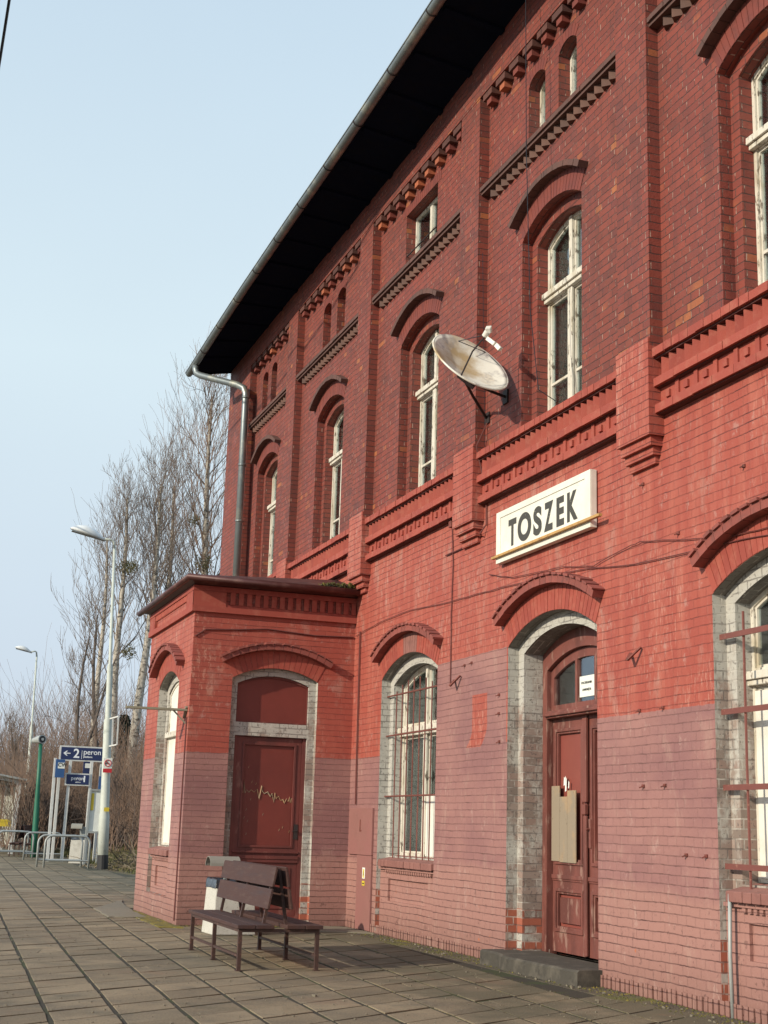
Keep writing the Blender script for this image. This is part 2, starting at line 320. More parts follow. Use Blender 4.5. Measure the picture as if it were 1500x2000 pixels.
def glass_mat(tint=(.82,.86,.84), refl=.13):
    n = NT('window_glass'); n.n.remove(n.b)
    tr = n.n.new('ShaderNodeBsdfTransparent'); tr.inputs[0].default_value = n.col(tint)
    gl = n.n.new('ShaderNodeBsdfGlossy'); gl.inputs['Roughness'].default_value = .04; gl.inputs['Color'].default_value = (.85,.9,.95,1)
    lw = n.n.new('ShaderNodeLayerWeight'); lw.inputs[0].default_value = .35
    bp = n.n.new('ShaderNodeBump'); bp.inputs['Strength'].default_value = .15; bp.inputs['Distance'].default_value = .05
    n.l.new(n.noise(2.2, 2), bp.inputs['Height']); n.l.new(bp.outputs[0], gl.inputs['Normal'])
    f = n.m('ADD', n.m('MULTIPLY', lw.outputs['Fresnel'], .8), refl)
    mx = n.n.new('ShaderNodeMixShader'); n.l.new(f, mx.inputs[0]); n.l.new(tr.outputs[0], mx.inputs[1]); n.l.new(gl.outputs[0], mx.inputs[2])
    n.l.new(mx.outputs[0], n.out.inputs[0]); return n.mat
GLASS = glass_mat()
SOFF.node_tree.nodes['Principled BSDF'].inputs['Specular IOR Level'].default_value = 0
def bark_mat(name, a, b, mark):
    n = NT(name); c = n.mix(n.noise(2, 3), a, b)
    c = n.mix(n.step(n.noise(2.4, 6, stretch=(1.5,1.5,4), rough=.7), .52, .60), c, mark)
    px, py, pz = n.sep(n.pos); return n.fin(c, .9)
BIRCH = bark_mat('birch_bark', (.48,.44,.37), (.36,.31,.26), (.07,.06,.05))
TWIG = simple('dark_twig', (.125,.098,.082), .9)
TWIGB = simple('brown_twig', (.150,.100,.074), .9, 0, [((.19,.115,.075), 1.5, .45, .65), ((.07,.055,.05), .6, .5, .6)])
IVY = simple('mistletoe_leaf', (.095,.085,.035), .9)
CONIF = simple('evergreen_needle', (.018,.032,.02), .9)
# ------------------------------------------------------------------ geometry of the facade
Y0, P, PW = 10.1865, 3.8767, .57
class Arch:
    """segmental arch: centre c, half width w, springing zs, rise r"""
    def __init__(s, c, w, z0, zs, r):
        s.c, s.w, s.z0, s.zs, s.r = c, w, z0, zs, r; s.R = (w*w+r*r)/(2*r); s.zc = zs+r-s.R
    def outline(s, m=0, z0=None, n=18, side=None):
        w = s.w-(m if side is None else side); Rm = s.R-m; z0 = s.z0 if z0 is None else z0
        pts = [(s.c-w, z0), (s.c+w, z0)]
        for i in range(n+1):
            y = w-2*w*i/n; pts.append((s.c+y, s.zc+sqrt(max(Rm*Rm-y*y, 0))))
        return pts
    def ztop(s, y, m=0): return s.zc+sqrt((s.R-m)**2-(y-s.c)**2)
    def band(s, mb, r0, r1, half, d0, d1, unit, gap, plane='X', m=0, jit=.0, rnd=random):
        """ring of separate radial bricks"""
        a = asin(half/(s.R+r1)); L = 2*a*(s.R+r1); k = max(3, int(L/unit))
        for i in range(k):
            t0 = -a+2*a*i/k; t1 = -a+2*a*(i+1)/k-gap/(s.R+r1)
            q0 = s.R+r0+rnd.uniform(-jit, jit)*.5; q1 = s.R+r1+rnd.uniform(-jit, jit); e = rnd.uniform(-jit, jit)*.5
            pts = [(s.c+q*sin(t), s.zc+q*cos(t)) for q, t in ((q0, t0), (q0, t1), (q1, t1), (q1, t0))]
            mb.prism(pts, [], d0+e, d1, plane, (m, m, m))
GC = [16.36, 12.41, 8.52, 4.65, .77]
ground = [Arch(c, .98, .12, 3.24, .26) for c in GC]
UC = [23.9, 20.14, 16.27, 12.41, 8.53, 4.65, .77]
upper = [Arch(c, .70, 5.56, 7.79, .205) for c in UC]
small = []; squares = [(15.72, 16.88)]
for c, zr in ((24.05, .5), (20.14, 0), (12.39, 0), (4.65, 0)):
    hw = .21 if c < 22 else .19; of = .37 if c < 22 else .31
    for sgn in (-1, 1): small.append(Arch(c+sgn*of, hw, 8.86, 9.63, .09))
squares.append((7.95, 9.1)); squares.append((.2, 1.35))
st = thing('station_building', 'large red brick station building with arched windows, pilasters and deep black eaves', 'building')
NEAR = -4
mb = MB()
outer = [(NEAR, -.2), (26.75, -.2), (26.75, 10.6), (NEAR, 10.6)]
holes = [a.outline(z0=.03 if i != 1 else .12) for i, a in enumerate(ground)]+[a.outline() for a in upper]+[a.outline() for a in small]
holes += [[(y0, 8.86), (y1, 8.86), (y1, 9.72), (y0, 9.72)] for y0, y1 in squares]
mb.prism(outer, holes, 0, .125, 'X', (0, 0, 1))
wall = mb.build('wall', [WALL, WALL], st)
# reveals of ground-floor openings take the limewash
for p in wall.data.polygons:
    if p.material_index == 1 and p.center.z < 3.6 and abs(p.normal.x) < .3 and .0 < p.center.x < .124 and p.center.y > 0:
        p.material_index = 1
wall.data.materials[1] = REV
for p in wall.data.polygons:
    if p.material_index == 1 and (p.center.z > 4 or p.center.z < .9 and False): p.material_index = 0
for p in wall.data.polygons:                           # below the sills the jamb is pink again
    pass
mb = MB()
mb.prism(outer[:2]+[(26.75, 4.5), (NEAR, 4.5)], [a.outline(.13, .97 if i != 1 else .12) for i, a in enumerate(ground)], .126, .52, 'X', (0, 0, 0))
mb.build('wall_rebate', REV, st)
mb = MB()
hs2 = [a.outline(.13, 5.6) for a in upper]+[a.outline(.0, 8.86) for i, a in enumerate(small) if i in (4, 5, 6, 7)]+[[(y0, 8.86), (y1, 8.86), (y1, 9.72), (y0, 9.72)] for y0, y1 in squares]
mb.prism([(NEAR, 4.502), (26.75, 4.502), (26.75, 10.6), (NEAR, 10.6)], hs2, .126, .46, 'X', (0, 0, 0))
mb.build('upper_wall_rebate', WALL, st)
# shell of the building (back, sides, floors)
mb = MB(); mb.box(.52, 10, 26.6, 26.75, -.2, 10.6); mb.box(.52, 10, NEAR, NEAR+.15, -.2, 10.6); mb.box(9.85, 10, NEAR+.15, 26.6, -.2, 10.6)
mb.build('side_wall', WALL, st)
mb = MB(); mb.box(.53, 9.84, NEAR+.16, 26.59, 4.4, 4.5); mb.box(.53, 9.84, NEAR+.16, 26.59, -.15, .08); mb.box(.53, 9.84, NEAR+.16, 26.59, 10.2, 10.3)
mb.box(3.4, 3.5, NEAR+.16, 26.59, .09, 4.39); mb.box(3.4, 3.5, NEAR+.16, 26.59, 4.51, 10.19)
mb.build('inner_floor', PLASTER, st)
# plinth of upright bricks, jamb infill under sills
segs = [(NEAR, 11.40), (13.42, 15.36), (15.38, 17.34), (17.36, 18.5)]
for a, b in segs:
    y = a; mb = MB()
    while y < b-.05:
        w = random.uniform(.048, .06)
        mb.box(-.010-random.uniform(0, .010), .0+random.uniform(-.001, -.0005), y, min(y+w, b), -.05, .108+random.uniform(-.006, .006)); y += w+.022
    mb.build('plinth', WALL, st, bevel=.004)
def apron(a, m, plane='X', d=0.0, base=.10, sgn=1, sill=.97):
    """infill under a window: wall, recessed panel, small dentils, sloped sill"""
    c, w = a.c, a.w-.004
    A = MB(); D = lambda v: d+v*sgn
    A.prism([(c-w, -.1), (c+w, -.1), (c+w, sill-.10), (c-w, sill-.10)], [[(c-w+.30, .42), (c+w-.30, .42), (c+w-.30, sill-.28), (c-w+.30, sill-.28)]], D(.055), D(.12), plane)
    A.prism([(c-w+.28, .40), (c+w-.28, .40), (c+w-.28, sill-.26), (c-w+.28, sill-.26)], [], D(.085), D(.118), plane)
    k = int(2*(w-.16)/.075)
    for i in range(k):
        y = c-w+.16+i*.075; A.prism([(y, sill-.205), (y+.045, sill-.205), (y+.045, sill-.16), (y, sill-.16)], [], D(.03), D(.056), plane)
    A.prism([(c-w+.02, sill-.165), (c+w-.02, sill-.165), (c+w-.02, sill-.135), (c-w+.02, sill-.135)], [], D(.018), D(.056), plane)
    o = A.build('sill_apron', m, st)
    S = MB(); z1 = sill
    for q in range(int(2*w/.115)):
        y0 = c-w+q*.115; y1 = min(y0+.109, c+w)
        j = random.uniform(-.006, .006)
        if plane == 'X': S.add([(D(-.03)+j, y0, z1-.13), (D(-.03)+j, y1, z1-.13), (D(.25), y1, z1-.05), (D(.25), y0, z1-.05), (D(-.03)+j, y0, z1-.05), (D(-.03)+j, y1, z1-.05), (D(.25), y1, z1+.012), (D(.25), y0, z1+.012)], [(3,2,1,0),(4,5,6,7),(0,1,5,4),(1,2,6,5),(2,3,7,6),(3,0,4,7)])
    S.build('sill', PINK, st, bevel=.006)
for i, a in enumerate(ground):
    if i != 1: apron(a, WALL)
# pilasters with stepped corbels
def pilaster(y0, w):
    A = MB(); A.box(-.13, .001, y0, y0+w, 5.66, 10.05)
    A.box(-.155, .002, y0-.004, y0+w+.004, 4.76, 5.66)
    for i, (d, z0, z1) in enumerate(((-.12, 4.675, 4.757), (-.08, 4.60, 4.673), (-.04, 4.53, 4.598))): A.box(d, .001, y0+.03*(i+1), y0+w-.01*(i+1), z0, z1)
    return A.build('pilaster', WALL, st)
pil = [(Y0+k*P, PW) for k in range(-3, 4)]
for y, w in pil: pilaster(y, w)
pilaster(25.06, 1.69)
# upper wall head above the cornice
mb = MB(); mb.box(-.135, -.001, NEAR, 26.75, 10.052, 10.62); mb.build('frieze_wall_head', WALL, st)
# bays: frieze, ledges, dentils, cornice
bays = [(Y0+k*P+PW, Y0+(k+1)*P) for k in range(-4, 3)]+[(Y0+3*P+PW, 25.06)]
for a, b in bays:
    a = max(a, NEAR)
    vis = b > 5
    A = MB()
    def ledge(z0, z1, d, u=.25, gap=.004, mm=0, jz=.003):
        y = a+.004
        while y < b-.02:
            e = min(y+u*random.uniform(.93, 1.05), b-.004)
            A.box(d+random.uniform(-.004, .004), -.0008, y, e-gap, z0+random.uniform(-jz, jz), z1+random.uniform(-jz, jz), mm); y = e
    ledge(5.475, 5.55, -.12, .13, .006)
    A.box(-.085, -.0012, a+.003, b-.003, 5.456, 5.474, 1)  # dark strips added below the ledges, painted stand-ins for their shadow lines
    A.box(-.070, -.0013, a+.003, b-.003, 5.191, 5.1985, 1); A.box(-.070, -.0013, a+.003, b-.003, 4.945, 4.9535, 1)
    y = a+.02
    while y < b-.12:                                    # dog-tooth course
        A.prism([(y, -.018), (y+.058, -.082), (y+.116, -.018)], [], 5.285, 5.448+random.uniform(-.004, .004), 'Zs' if False else 'Z', (0,0,0)) if False else A.add(
            [(-.0015, y, 5.28), (-.0015, y+.116, 5.28), (-.082, y+.058, 5.28), (-.0015, y, 5.45), (-.0015, y+.116, 5.45), (-.082, y+.058, 5.45)],
            [(0,1,2), (5,4,3), (0,2,5,3), (2,1,4,5), (1,0,3,4)])
        y += .125
    ledge(5.20, 5.276, -.105, .38)
    y = a+.05; n = max(1, round((b-a-.08)/.305)); s_ = (b-a-.06)/n
    A.box(-.030, -.0014, a+.003, b-.003, 5.03, 5.190)
    for i in range(n):
        yy = a+.03+i*s_
        A.box(-.048, -.0305, yy+.005, yy+.060, 5.031, 5.189)
        A.box(-.052, -.0305, yy+.152, yy+.152+.062, 5.078, 5.140)
    ledge(4.955, 5.029, -.095, .30)
    A.build('string_course', [RED, simple('painted_ledge_shade', (.085,.026,.023), .9)], st)
    # black ledge and brown moulded bricks under the attic windows
    A = MB(); y = a+.004
    while y < b-.03:
        e = min(y+.25, b-.004); A.box(-.125+random.uniform(-.003,.003), -.0008, y, e-.005, 8.80, 8.852, 0); y = e
    A.box(-.10, -.001, a+.004, b-.004, 8.765, 8.798, 0)
    y = a+.02
    while y < b-.14:
        A.add([(-.0015, y, 8.665), (-.0015, y+.14, 8.665), (-.072, y+.072, 8.665), (-.0015, y, 8.763), (-.0015, y+.14, 8.763), (-.072, y+.072, 8.763)],
              [(0,1,2), (5,4,3), (0,2,5,3), (2,1,4,5), (1,0,3,4)], 1); y += .15
    A.build('attic_ledge', [BLACK, BROWN], st)
    A = MB(); n = max(1, round((b-a)/.37)); s_ = (b-a)/n
    for i in range(n):
        y = a+i*s_+.04
        A.box(-.125, -.001, y, y+.25, 9.965, 10.045, 0); A.box(-.10, -.001, y+.06, y+.19, 9.885, 9.963, 1 if random.random() > .2 else 2)
    A.build('dentil_cornice', [DENT, REDD, ORNG], st)
# arches: voussoirs and hood moulds
def arch_dress(a, red=True, plane='X', d=0.0, half=1.13, r0=.26, r1=.335, sgn=1, vous=.25):
    A = MB(); rr = random.Random(int(a.c*100)); mm = RED if red else REDD
    hv = a.w+.0
    a.band(A, .002, vous, hv+.10, d-.006*sgn, d-.0005*sgn, .083, .008, plane, 0, .003, rr)
    ob_ = A.build('arch_bricks', [mm, PINK], st)
    if a is ground[0]:
        for p in ob_.data.polygons:
            if abs(p.center.y-a.c+.05) < .24: p.material_index = 1
    A = MB()
    a.band(A, r0, r1, half, d-.115*sgn, d-.0007*sgn, .125, .005, plane, 0, .004, rr)
    if red: a.band(A, r1+.002, r1+.026, half+.02, d-.14*sgn, d-.0009*sgn, .13, .035, plane, 0, .007, rr)
    A.build('hood_mould', HOODR if red else BLACK, st)
for a in ground: arch_dress(a)
for a in upper: arch_dress(a, False, half=.86, r0=.235, r1=.30)
for a in small:
    A = MB(); a.band(A, .002, .13, a.w+.06, -.005, -.0005, .08, .007, 'X'); A.build('arch_bricks', REDD, st)
for y0, y1 in squares:
    A = MB(); y = y0-.12
    while y < y1+.08: A.box(-.005, -.0005, y, y+.066, 9.722, 9.86); y += .075
    A.build('arch_bricks', REDD, st)
# ------------------------------------------------------------------ windows
def pane(name, pts, d, parent, m=GLASS, th=.004, plane='X'):
    return MB().prism(pts, [], d, d+th, plane).build(name, m, parent)
def curtain(y0, y1, z0, z1, x, parent):
    A = MB(); n = 40; vs = []
    for i in range(n+1):
        y = y0+(y1-y0)*i/n; xx = x+.025*sin(i*1.9)+.01*sin(i*.7); vs += [(xx, y, z0), (xx, y, z1)]
    A.add(vs, [(2*i, 2*i+2, 2*i+3, 2*i+1) for i in range(n)]); A.build('curtain', CURT, parent, smooth=True, fix=False)
def tall_window(a, x, z0, ztr, parent_label=None, split=True, board=None, lowrail=True, curt=0, m=WHITEW, outer_m=.13):
    """white casement window with arched top lights; a is the outer arch"""
    w = MB(); out = a.outline(outer_m+.001, z0)
    W = a.w-outer_m; c = a.c; f = .042; mu = .036
    hol = []
    def sash(y0, y1, za, zb=None):
        if zb is not None: return [(y0, za), (y1, za), (y1, zb), (y0, zb)]
        pts = [(y0, za), (y1, za)]
        for i in range(9):
            y = y1-(y1-y0)*i/8; pts.append((y, a.ztop(y, outer_m+f)))
        return pts
    cells = []
    for s0, s1 in ((c-W+f, c-mu), (c+mu, c+W-f)):
        cells.append((s0, s1, z0+f, ztr-.07)); cells.append((s0, s1, ztr+.08, None))
    hol = [sash(*q[:3], q[3]) for q in cells]
    w.prism(out, hol, x, x+.07, 'X')
    fr = w.build('window', m, st)
    fr.data.name = 'window_frame'
    # sashes: thin inner frames, panes
    S = MB()
    for (s0, s1, za, zb) in cells:
        g = .024; o_ = sash(s0+.002, s1-.002, za+.002, None if zb is None else zb-.002)
        if zb is None:
            i_ = [(s0+g, za+g), (s1-g, za+g)]+[(y, a.ztop(y, outer_m+f+g)) for y in [s1-g-(s1-s0-2*g)*i/8 for i in range(9)]]
            holes_ = [i_]
        elif lowrail:
            zr = za+(zb-za)*.32; holes_ = [sash(s0+g, s1-g, za+g, zr-.014), sash(s0+g, s1-g, zr+.014, zb-g)]
        else: holes_ = [sash(s0+g, s1-g, za+g, zb-g)]
        S.prism(o_, holes_, x+.018, x+.055, 'X')
    S.build('sash', m, fr)
    T = MB(); T.box(x-.075, x-.001, c-W-.02, c+W+.02, ztr-.015, ztr+.05); T.box(x-.05, x-.001, c-W-.0, c+W+.0, ztr-.06, ztr-.018)
    T.box(x-.028, x-.0012, c-.05, c+.05, z0, ztr-.062); T.box(x-.02, x-.0012, c-.035, c+.035, ztr+.052, a.ztop(c, outer_m)-.005)
    T.build('transom', m, fr, bevel=.006)
    pane('pane', a.outline(outer_m+.01, z0+.01), x+.036, fr)
    if curt: curtain(c-W+.05, c+W-.05, z0+.1, a.zs+.05, x+.11, fr)
    return fr
for i, a in enumerate(upper):
    fr = tall_window(a, .255, 5.60, 7.09, curt=(i in (1, 2, 3, 4, 5)))
fC = tall_window(ground[0], .27, .975, 2.55, lowrail=False, curt=1)
pane('white_board', [(15.52, .99), (16.33, .99), (16.33, 1.72), (15.52, 1.72)], .262, fC, CREAM, .006)
fA = tall_window(ground[2], .27, .985, 2.56, lowrail=False, curt=0)
pane('white_board', [(7.72, 1.02), (9.33, 1.02), (9.33, 2.46), (7.72, 2.46)], .263, fA, CREAM, .005)
for g in (3, 4): tall_window(ground[g], .27, .985, 2.56, lowrail=False)
def grille(a, zlist, n, x=.10, dx=.02, top=True, flat=False):
    G = MB(); c = a.c-.06; w = a.w-.26
    for i in range(n):
        y = c-w+.0+(2*w)*i/(n-1)
        G.tube([(x, y, .93), (x+random.uniform(-.004,.004), y+random.uniform(-.006,.006), 1.9), (x, y, a.ztop(y, .30))], .0085 if not flat else .011, 6)
    for z in zlist:
        c = a.c
        if flat: G.box(x-.025, x-.012, c-a.w+.06, c+a.w-.02, z-.022, z+.022)
        else: G.tube([(x-.014, c-a.w+.01, z), (x-.014, c+a.w-.005, z)], .011, 6)
    return G.build('window_grille', BARS, st)
grille(ground[0], (1.72, 2.50, 3.02), 8)
grille(ground[2], (1.10, 1.70, 2.29, 2.89), 4, x=.07, flat=True)
for g in (3, 4): grille(ground[g], (1.10, 1.70, 2.29, 2.89), 8)
# attic windows
def small_window(y0, y1, x, mull=False, a=None, z0=8.87, z1=9.71):
    w = MB(); g = .04
    if a is not None: out = a.outline(.002, z0); inn = [a.outline(g, z0+g)]
    else:
        out = [(y0+.001, z0), (y1-.001, z0), (y1-.001, z1), (y0+.001, z1)]; c = (y0+y1)/2
        inn = [[(y0+g, z0+g), (c-g, z0+g), (c-g, z1-g), (y0+g, z1-g)], [(c+g, z0+g), (y1-g, z0+g), (y1-g, z1-g), (c+g, z1-g)]]
    w.prism(out, inn, x, x+.06, 'X'); f = w.build('attic_window', WHITEW, st)
    pane('pane', [(p[0]*.999+.001*(y0+y1)/2, p[1]) for p in out], x+.03, f)
    if a is None:
        B = MB()
        for z in (9.02, 9.12): B.tube([(x-.12, y0-.01, z), (x-.12, y1+.01, z)], .010, 6)
        B.build('window_bar', DKIRON, f)
for a in small[4:6]: small_window(a.c-a.w, a.c+a.w, .14, a=a)
for y0, y1 in squares: small_window(y0, y1, .14)
for a in small[6:8]: small_window(a.c-a.w, a.c+a.w, .25, a=a)
# ------------------------------------------------------------------ main door
da = ground[1]; c = da.c
A = MB(); A.prism(da.outline(.131, .122), [da.outline(.131+.20, .122, side=.131+.10)[:]], .35, .47, 'X')
frd = A.build('door', DOORR, st); frd['label'] = 'old peeling red double door with arched glazed light above'
W = da.w-.131-.10
A = MB()                                                # fanlight frame
zt = 2.50
fan = []; fw = .05
for s0, s1 in ((c-W+.06, c-.235), (c-.19, c+.17), (c+.215, c+W-.06)):
    fan.append([(s0, zt+.12), (s1, zt+.12)]+[(y, da.ztop(y, .43)) for y in [s1-(s1-s0)*i/8 for i in range(9)]])
A.prism([(c-W, zt+.06), (c+W, zt+.06)]+[(y, da.ztop(y, .335)) for y in [c+W-2*W*i/14 for i in range(15)]], fan, .40, .45, 'X')
A.build('fanlight', DOORR, frd)
pane('pane', [(c-W+.03, zt+.1), (c+W-.03, zt+.1)]+[(y, da.ztop(y, .40)) for y in [c+W-.03-(2*W-.06)*i/14 for i in range(15)]], .425, frd)
A = MB(); A.box(.33, .45, c-W, c+W, zt-.02, zt+.058); A.box(.30, .452, c-W-.01, c+W+.01, zt+.0, zt+.03); A.build('transom', DOORR, frd, bevel=.006)
A = MB(); A.prism([(c-.175, zt+.165), (c+.145, zt+.165), (c+.145, zt+.375), (c-.175, zt+.375)], [], .415, .417, 'X'); pp = A.build('paper_notice', PAPER, frd)
text('POCZEKALNIA', .033, (.413, c+.105, zt+.295), 'X', INK, pp); text('ZAMKNIĘTA', .033, (.413, c+.085, zt+.225), 'X', INK, pp)
def leaf(y0, y1, x=.42):
    """one door leaf: tall upper panel, carved square lower panel"""
    z0, z1 = .15, zt-.02; A = MB(); w = .075
    h = [[(y0+w, 1.02), (y1-w, 1.02), (y1-w, z1-.12), (y0+w, z1-.12)], [(y0+w, .36), (y1-w, .36), (y1-w, .76), (y0+w, .76)]]
    A.prism([(y0, z0), (y1, z0), (y1, z1), (y0, z1)], h, x, x+.05, 'X')
    for q in h:                                         # bolection mouldings
        (a0, b0), (a1, _), (_, b1), _ = q
        for k, (e, t) in enumerate(((0, .018), (.022, .012))):
            A.prism([(a0+e-.012, b0+e-.012), (a1-e+.012, b0+e-.012), (a1-e+.012, b1-e+.012), (a0+e-.012, b1-e+.012)], [[(a0+e+.02, b0+e+.02), (a1-e-.02, b0+e+.02), (a1-e-.02, b1-e-.02), (a0+e+.02, b1-e-.02)]], x-.006-t*(1-k)*.7+.004*k, x+.02+.01*k, 'X')
    m = .14; A.prism([(y0+w+m*.55, .36+m*.55), (y1-w-m*.55, .36+m*.55), (y1-w-m*.55, .76-m*.55), (y0+w+m*.55, .76-m*.55)], [], x+.006, x+.035, 'X')
    A.box(x-.022, x-.001, y0+.01, y1-.01, .865, .905); A.box(x-.012, x-.0012, y0+.01, y1-.01, .845, .863)
    l = A.build('door_leaf', DOORR, frd, bevel=.003)
    B = MB(); B.box(x+.032, x+.045, y0+w-.01, y1-w+.01, 1.01, z1-.11); B.box(x+.036, x+.046, y0+w-.01, y1-w+.01, .35, .77); B.build('panel', DOORP, l)
    return l
l1 = leaf(c+.012, c+W-.003); l2 = leaf(c-W+.003, c-.012, .432)
A = MB(); A.box(.385, .419, c-.035, c+.05, 1.62, zt-.05); A.box(.375, .419, c-.03, c+.045, 1.50, 1.60); A.box(.390, .419, c-.025, c+.04, .16, 1.49)
A.build('meeting_stile', DOORR, frd, bevel=.008)
A = MB(); A.box(.398, .4185, c-.06, c-.10, 1.18, 1.46); A.tube([(.398, c-.08, 1.36), (.36, c-.08, 1.36)], .012, 8); A.build('lock_plate', DOORR, l2, bevel=.004)
A = MB()
for y0, y1, z1 in ((c+.545, c+.72, 1.79), (c+.375, c+.54, 1.68), (c+.19, c+.37, 1.74)):
    A.box(.389, .403+random.uniform(0, .004), y0, y1, 1.03+random.uniform(-.012, .01), z1)
A.build('repair_plank', WOOD, l1, bevel=.003)
A = MB()
for y, z, h, w in ((c+.50, 1.79, .09, .035), (c+.47, 1.73, .16, .03), (c+.40, 1.76, .08, .02)): A.add([(.4165, y, z), (.4165, y-w, z+.01), (.4165, y-w*1.2, z+h*.8), (.4165, y-w*.2, z+h)], [(0,1,2,3)])
A.build('paint_chip', PAPER, l1, fix=False)
# step
stp = MB(); vs = []
n = 14
for i in range(n+1):
    y = 11.36+(13.46-11.36)*i/n; fr_ = -.25-.02*sin(i*.9)-(.06 if 3 < i < 11 else 0)*.4
    zt_ = .142-.012*sin(pi*i/n)+random.uniform(-.003, .003)
    vs += [(.34, y, -.1), (fr_, y, -.1), (fr_, y, zt_-.018), (fr_+.02, y, zt_), (.34, y, zt_+.002)]
fs = [(i*5+j, (i+1)*5+j, (i+1)*5+(j+1)%5, i*5+(j+1)%5) for i in range(n) for j in range(5)]+[(0,1,2,3,4), tuple(n*5+j for j in (4,3,2,1,0))]
stp.add(vs, fs); stp.build('door_step', STONE, st)
# ------------------------------------------------------------------ eaves, roof, gutter
EV = [(-6, 10.9), (8, 10.83), (13.12, 10.73), (13.5, 10.71), (14.66, 10.66), (16.03, 10.61), (17.86, 10.565), (19.47, 10.55), (22.19, 10.49), (24.5, 10.40), (26.3, 10.32), (26.85, 10.29)]
def ez(y):
    for (a, za), (b, zb) in zip(EV, EV[1:]):
        if a <= y <= b: return za+(zb-za)*(y-a)/(b-a)
    return EV[-1][1]
ys = [-6+i*.5 for i in range(65)]+[26.35, 26.8]
A = MB(); vs = []
for y in ys: vs += [(-.92, y, ez(y)-.01), (.02, y, max(10.46, ez(y)-.14)), (-.97, y, ez(y)+.05), (4.9, y, ez(y)+3.4)]
k = len(ys)
for i in range(k-1):
    o = 4*i
    A.f += []
A.add(vs, [(4*i, 4*i+1, 4*i+5, 4*i+4) for i in range(k-1)], 0)
A.add(vs, [(4*i+2, 4*i+6, 4*i+7, 4*i+3) for i in range(k-1)], 1)
A.add(vs, [(4*i, 4*i+4, 4*i+6, 4*i+2) for i in range(k-1)], 0)
A.add([vs[-4], vs[-3], vs[-1], vs[-2], vs[0], vs[1], vs[3], vs[2]], [(0,1,2,3), (7,6,5,4)], 0)
A.add([(4.9, -6, 14.3), (4.9, 26.8, 13.69), (11.2, 26.8, 10.2), (11.2, -6, 10.2)], [(0,1,2,3)], 1)
A.add([(.02, 26.74, 10.4), (10, 26.74, 10.4), (4.9, 26.74, 13.6), (.02, -3.99, 10.4), (10, -3.99, 10.4), (4.9, -3.99, 14.0)], [(0,1,2), (5,4,3)], 1)
roof = A.build('roof', [SOFF, SOFF], st, fix=False)
y = -1.8
while y < 26.7: MB().beam((-.90, y, ez(y)-.03), (-.14, y, max(10.46, ez(y)-.14)-.005), .10, .04).build('rafter_end', SOFF, roof); y += .95
# gutter: half-round with rolled lip and joints
A = MB(); rad = .072; vs = []; nn = 9
for y in ys:
    for j in range(nn):
        t = pi+pi*j/(nn-1); vs.append((-1.0+rad*cos(t), y, ez(y)+.01+rad*sin(t)))
A.add(vs, [(i*nn+j, (i+1)*nn+j, (i+1)*nn+j+1, i*nn+j+1) for i in range(k-1) for j in range(nn-1)])
A.tube([(-1.0-rad, y, ez(y)+.012) for y in ys], .011, 6)
A.add([vs[-nn+j] for j in range(nn)], [tuple(range(nn))])
gut = A.build('gutter', ZINC, st, smooth=True, fix=False)
y = -1
while y < 26.7:
    pts = [(-1.0+(rad+.006)*cos(pi+pi*j/8), y, ez(y)+.01+(rad+.006)*sin(pi+pi*j/8)) for j in range(9)]
    MB().tube(pts, .008, 5).build('gutter_bracket', DKIRON, gut); y += 1.32
A = MB(); A.tube([(-1.0, 26.15, 10.27), (-1.0, 26.14, 10.18), (-.98, 26.1, 10.09), (-.92, 26.0, 10.03), (-.36, 25.1, 9.64), (-.27, 24.97, 9.55), (-.235, 24.93, 9.42), (-.235, 24.92, 4.6)], .066, 14)
for z in (9.35, 8.0, 6.9, 5.6): A.tube([(-.235, 24.92, z-.02), (-.235, 24.92, z+.02)], .073, 14)
A.build('downpipe', ZINC, st, smooth=True)
# ------------------------------------------------------------------ annex (projecting entrance block)
AX, AY, AY2, AH = -2.33, 18.52, 21.67, 4.5
aw = Arch(20.02, .72, .32, 3.25, .20); ad = Arch(-1.14, .615, .06, 3.27, .16)
A = MB()
A.prism([(AY, -.1), (AY2, -.1), (AY2, AH), (AY, AH)], [aw.outline(z0=.32)], AX, AX+.125, 'X', (0, 0, 1))
A.prism([(AX+.1255, -.1), (-.001, -.1), (-.001, AH), (AX+.1255, AH)], [ad.outline(z0=.05)], AY, AY+.09, 'Y', (0, 0, 1))
A.box(AX+.1255, -.001, AY2-.2, AY2, -.1, AH)
anx = A.build('annex_wall', [WALL, REV], st)
A = MB(); A.prism([(AY+.0, -.1), (AY2-.2, -.1), (AY2-.2, AH), (AY, AH)], [aw.outline(.13, .98)], AX+.126, AX+.42, 'X')
A2 = MB(); A2.prism([(AX+.43, -.1), (-.002, -.1), (-.002, AH), (AX+.43, AH)], [ad.outline(.10, .06)], AY+.091, AY+.36, 'Y')
A.prism([(AY+.13, -.1), (AY2-.21, -.1), (AY2-.21, AH), (AY+.13, AH)], [aw.outline(.13, .98)], AX+.126, AX+.42, 'X') if False else None
o = MB(); o.prism([(AY+.127, -.1), (AY2-.201, -.1), (AY2-.201, AH-.01), (AY+.127, AH-.01)], [aw.outline(.13, .98)], AX+.126, AX+.42, 'X')
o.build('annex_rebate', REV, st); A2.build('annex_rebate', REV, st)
apron(aw, WALL, 'X', AX, sill=.98)
arch_dress(aw, True, 'X', AX, half=1.02, r0=.30, r1=.37, vous=.28)
arch_dress(ad, True, 'Y', AY, half=.80, r0=.25, r1=.32, vous=.24)
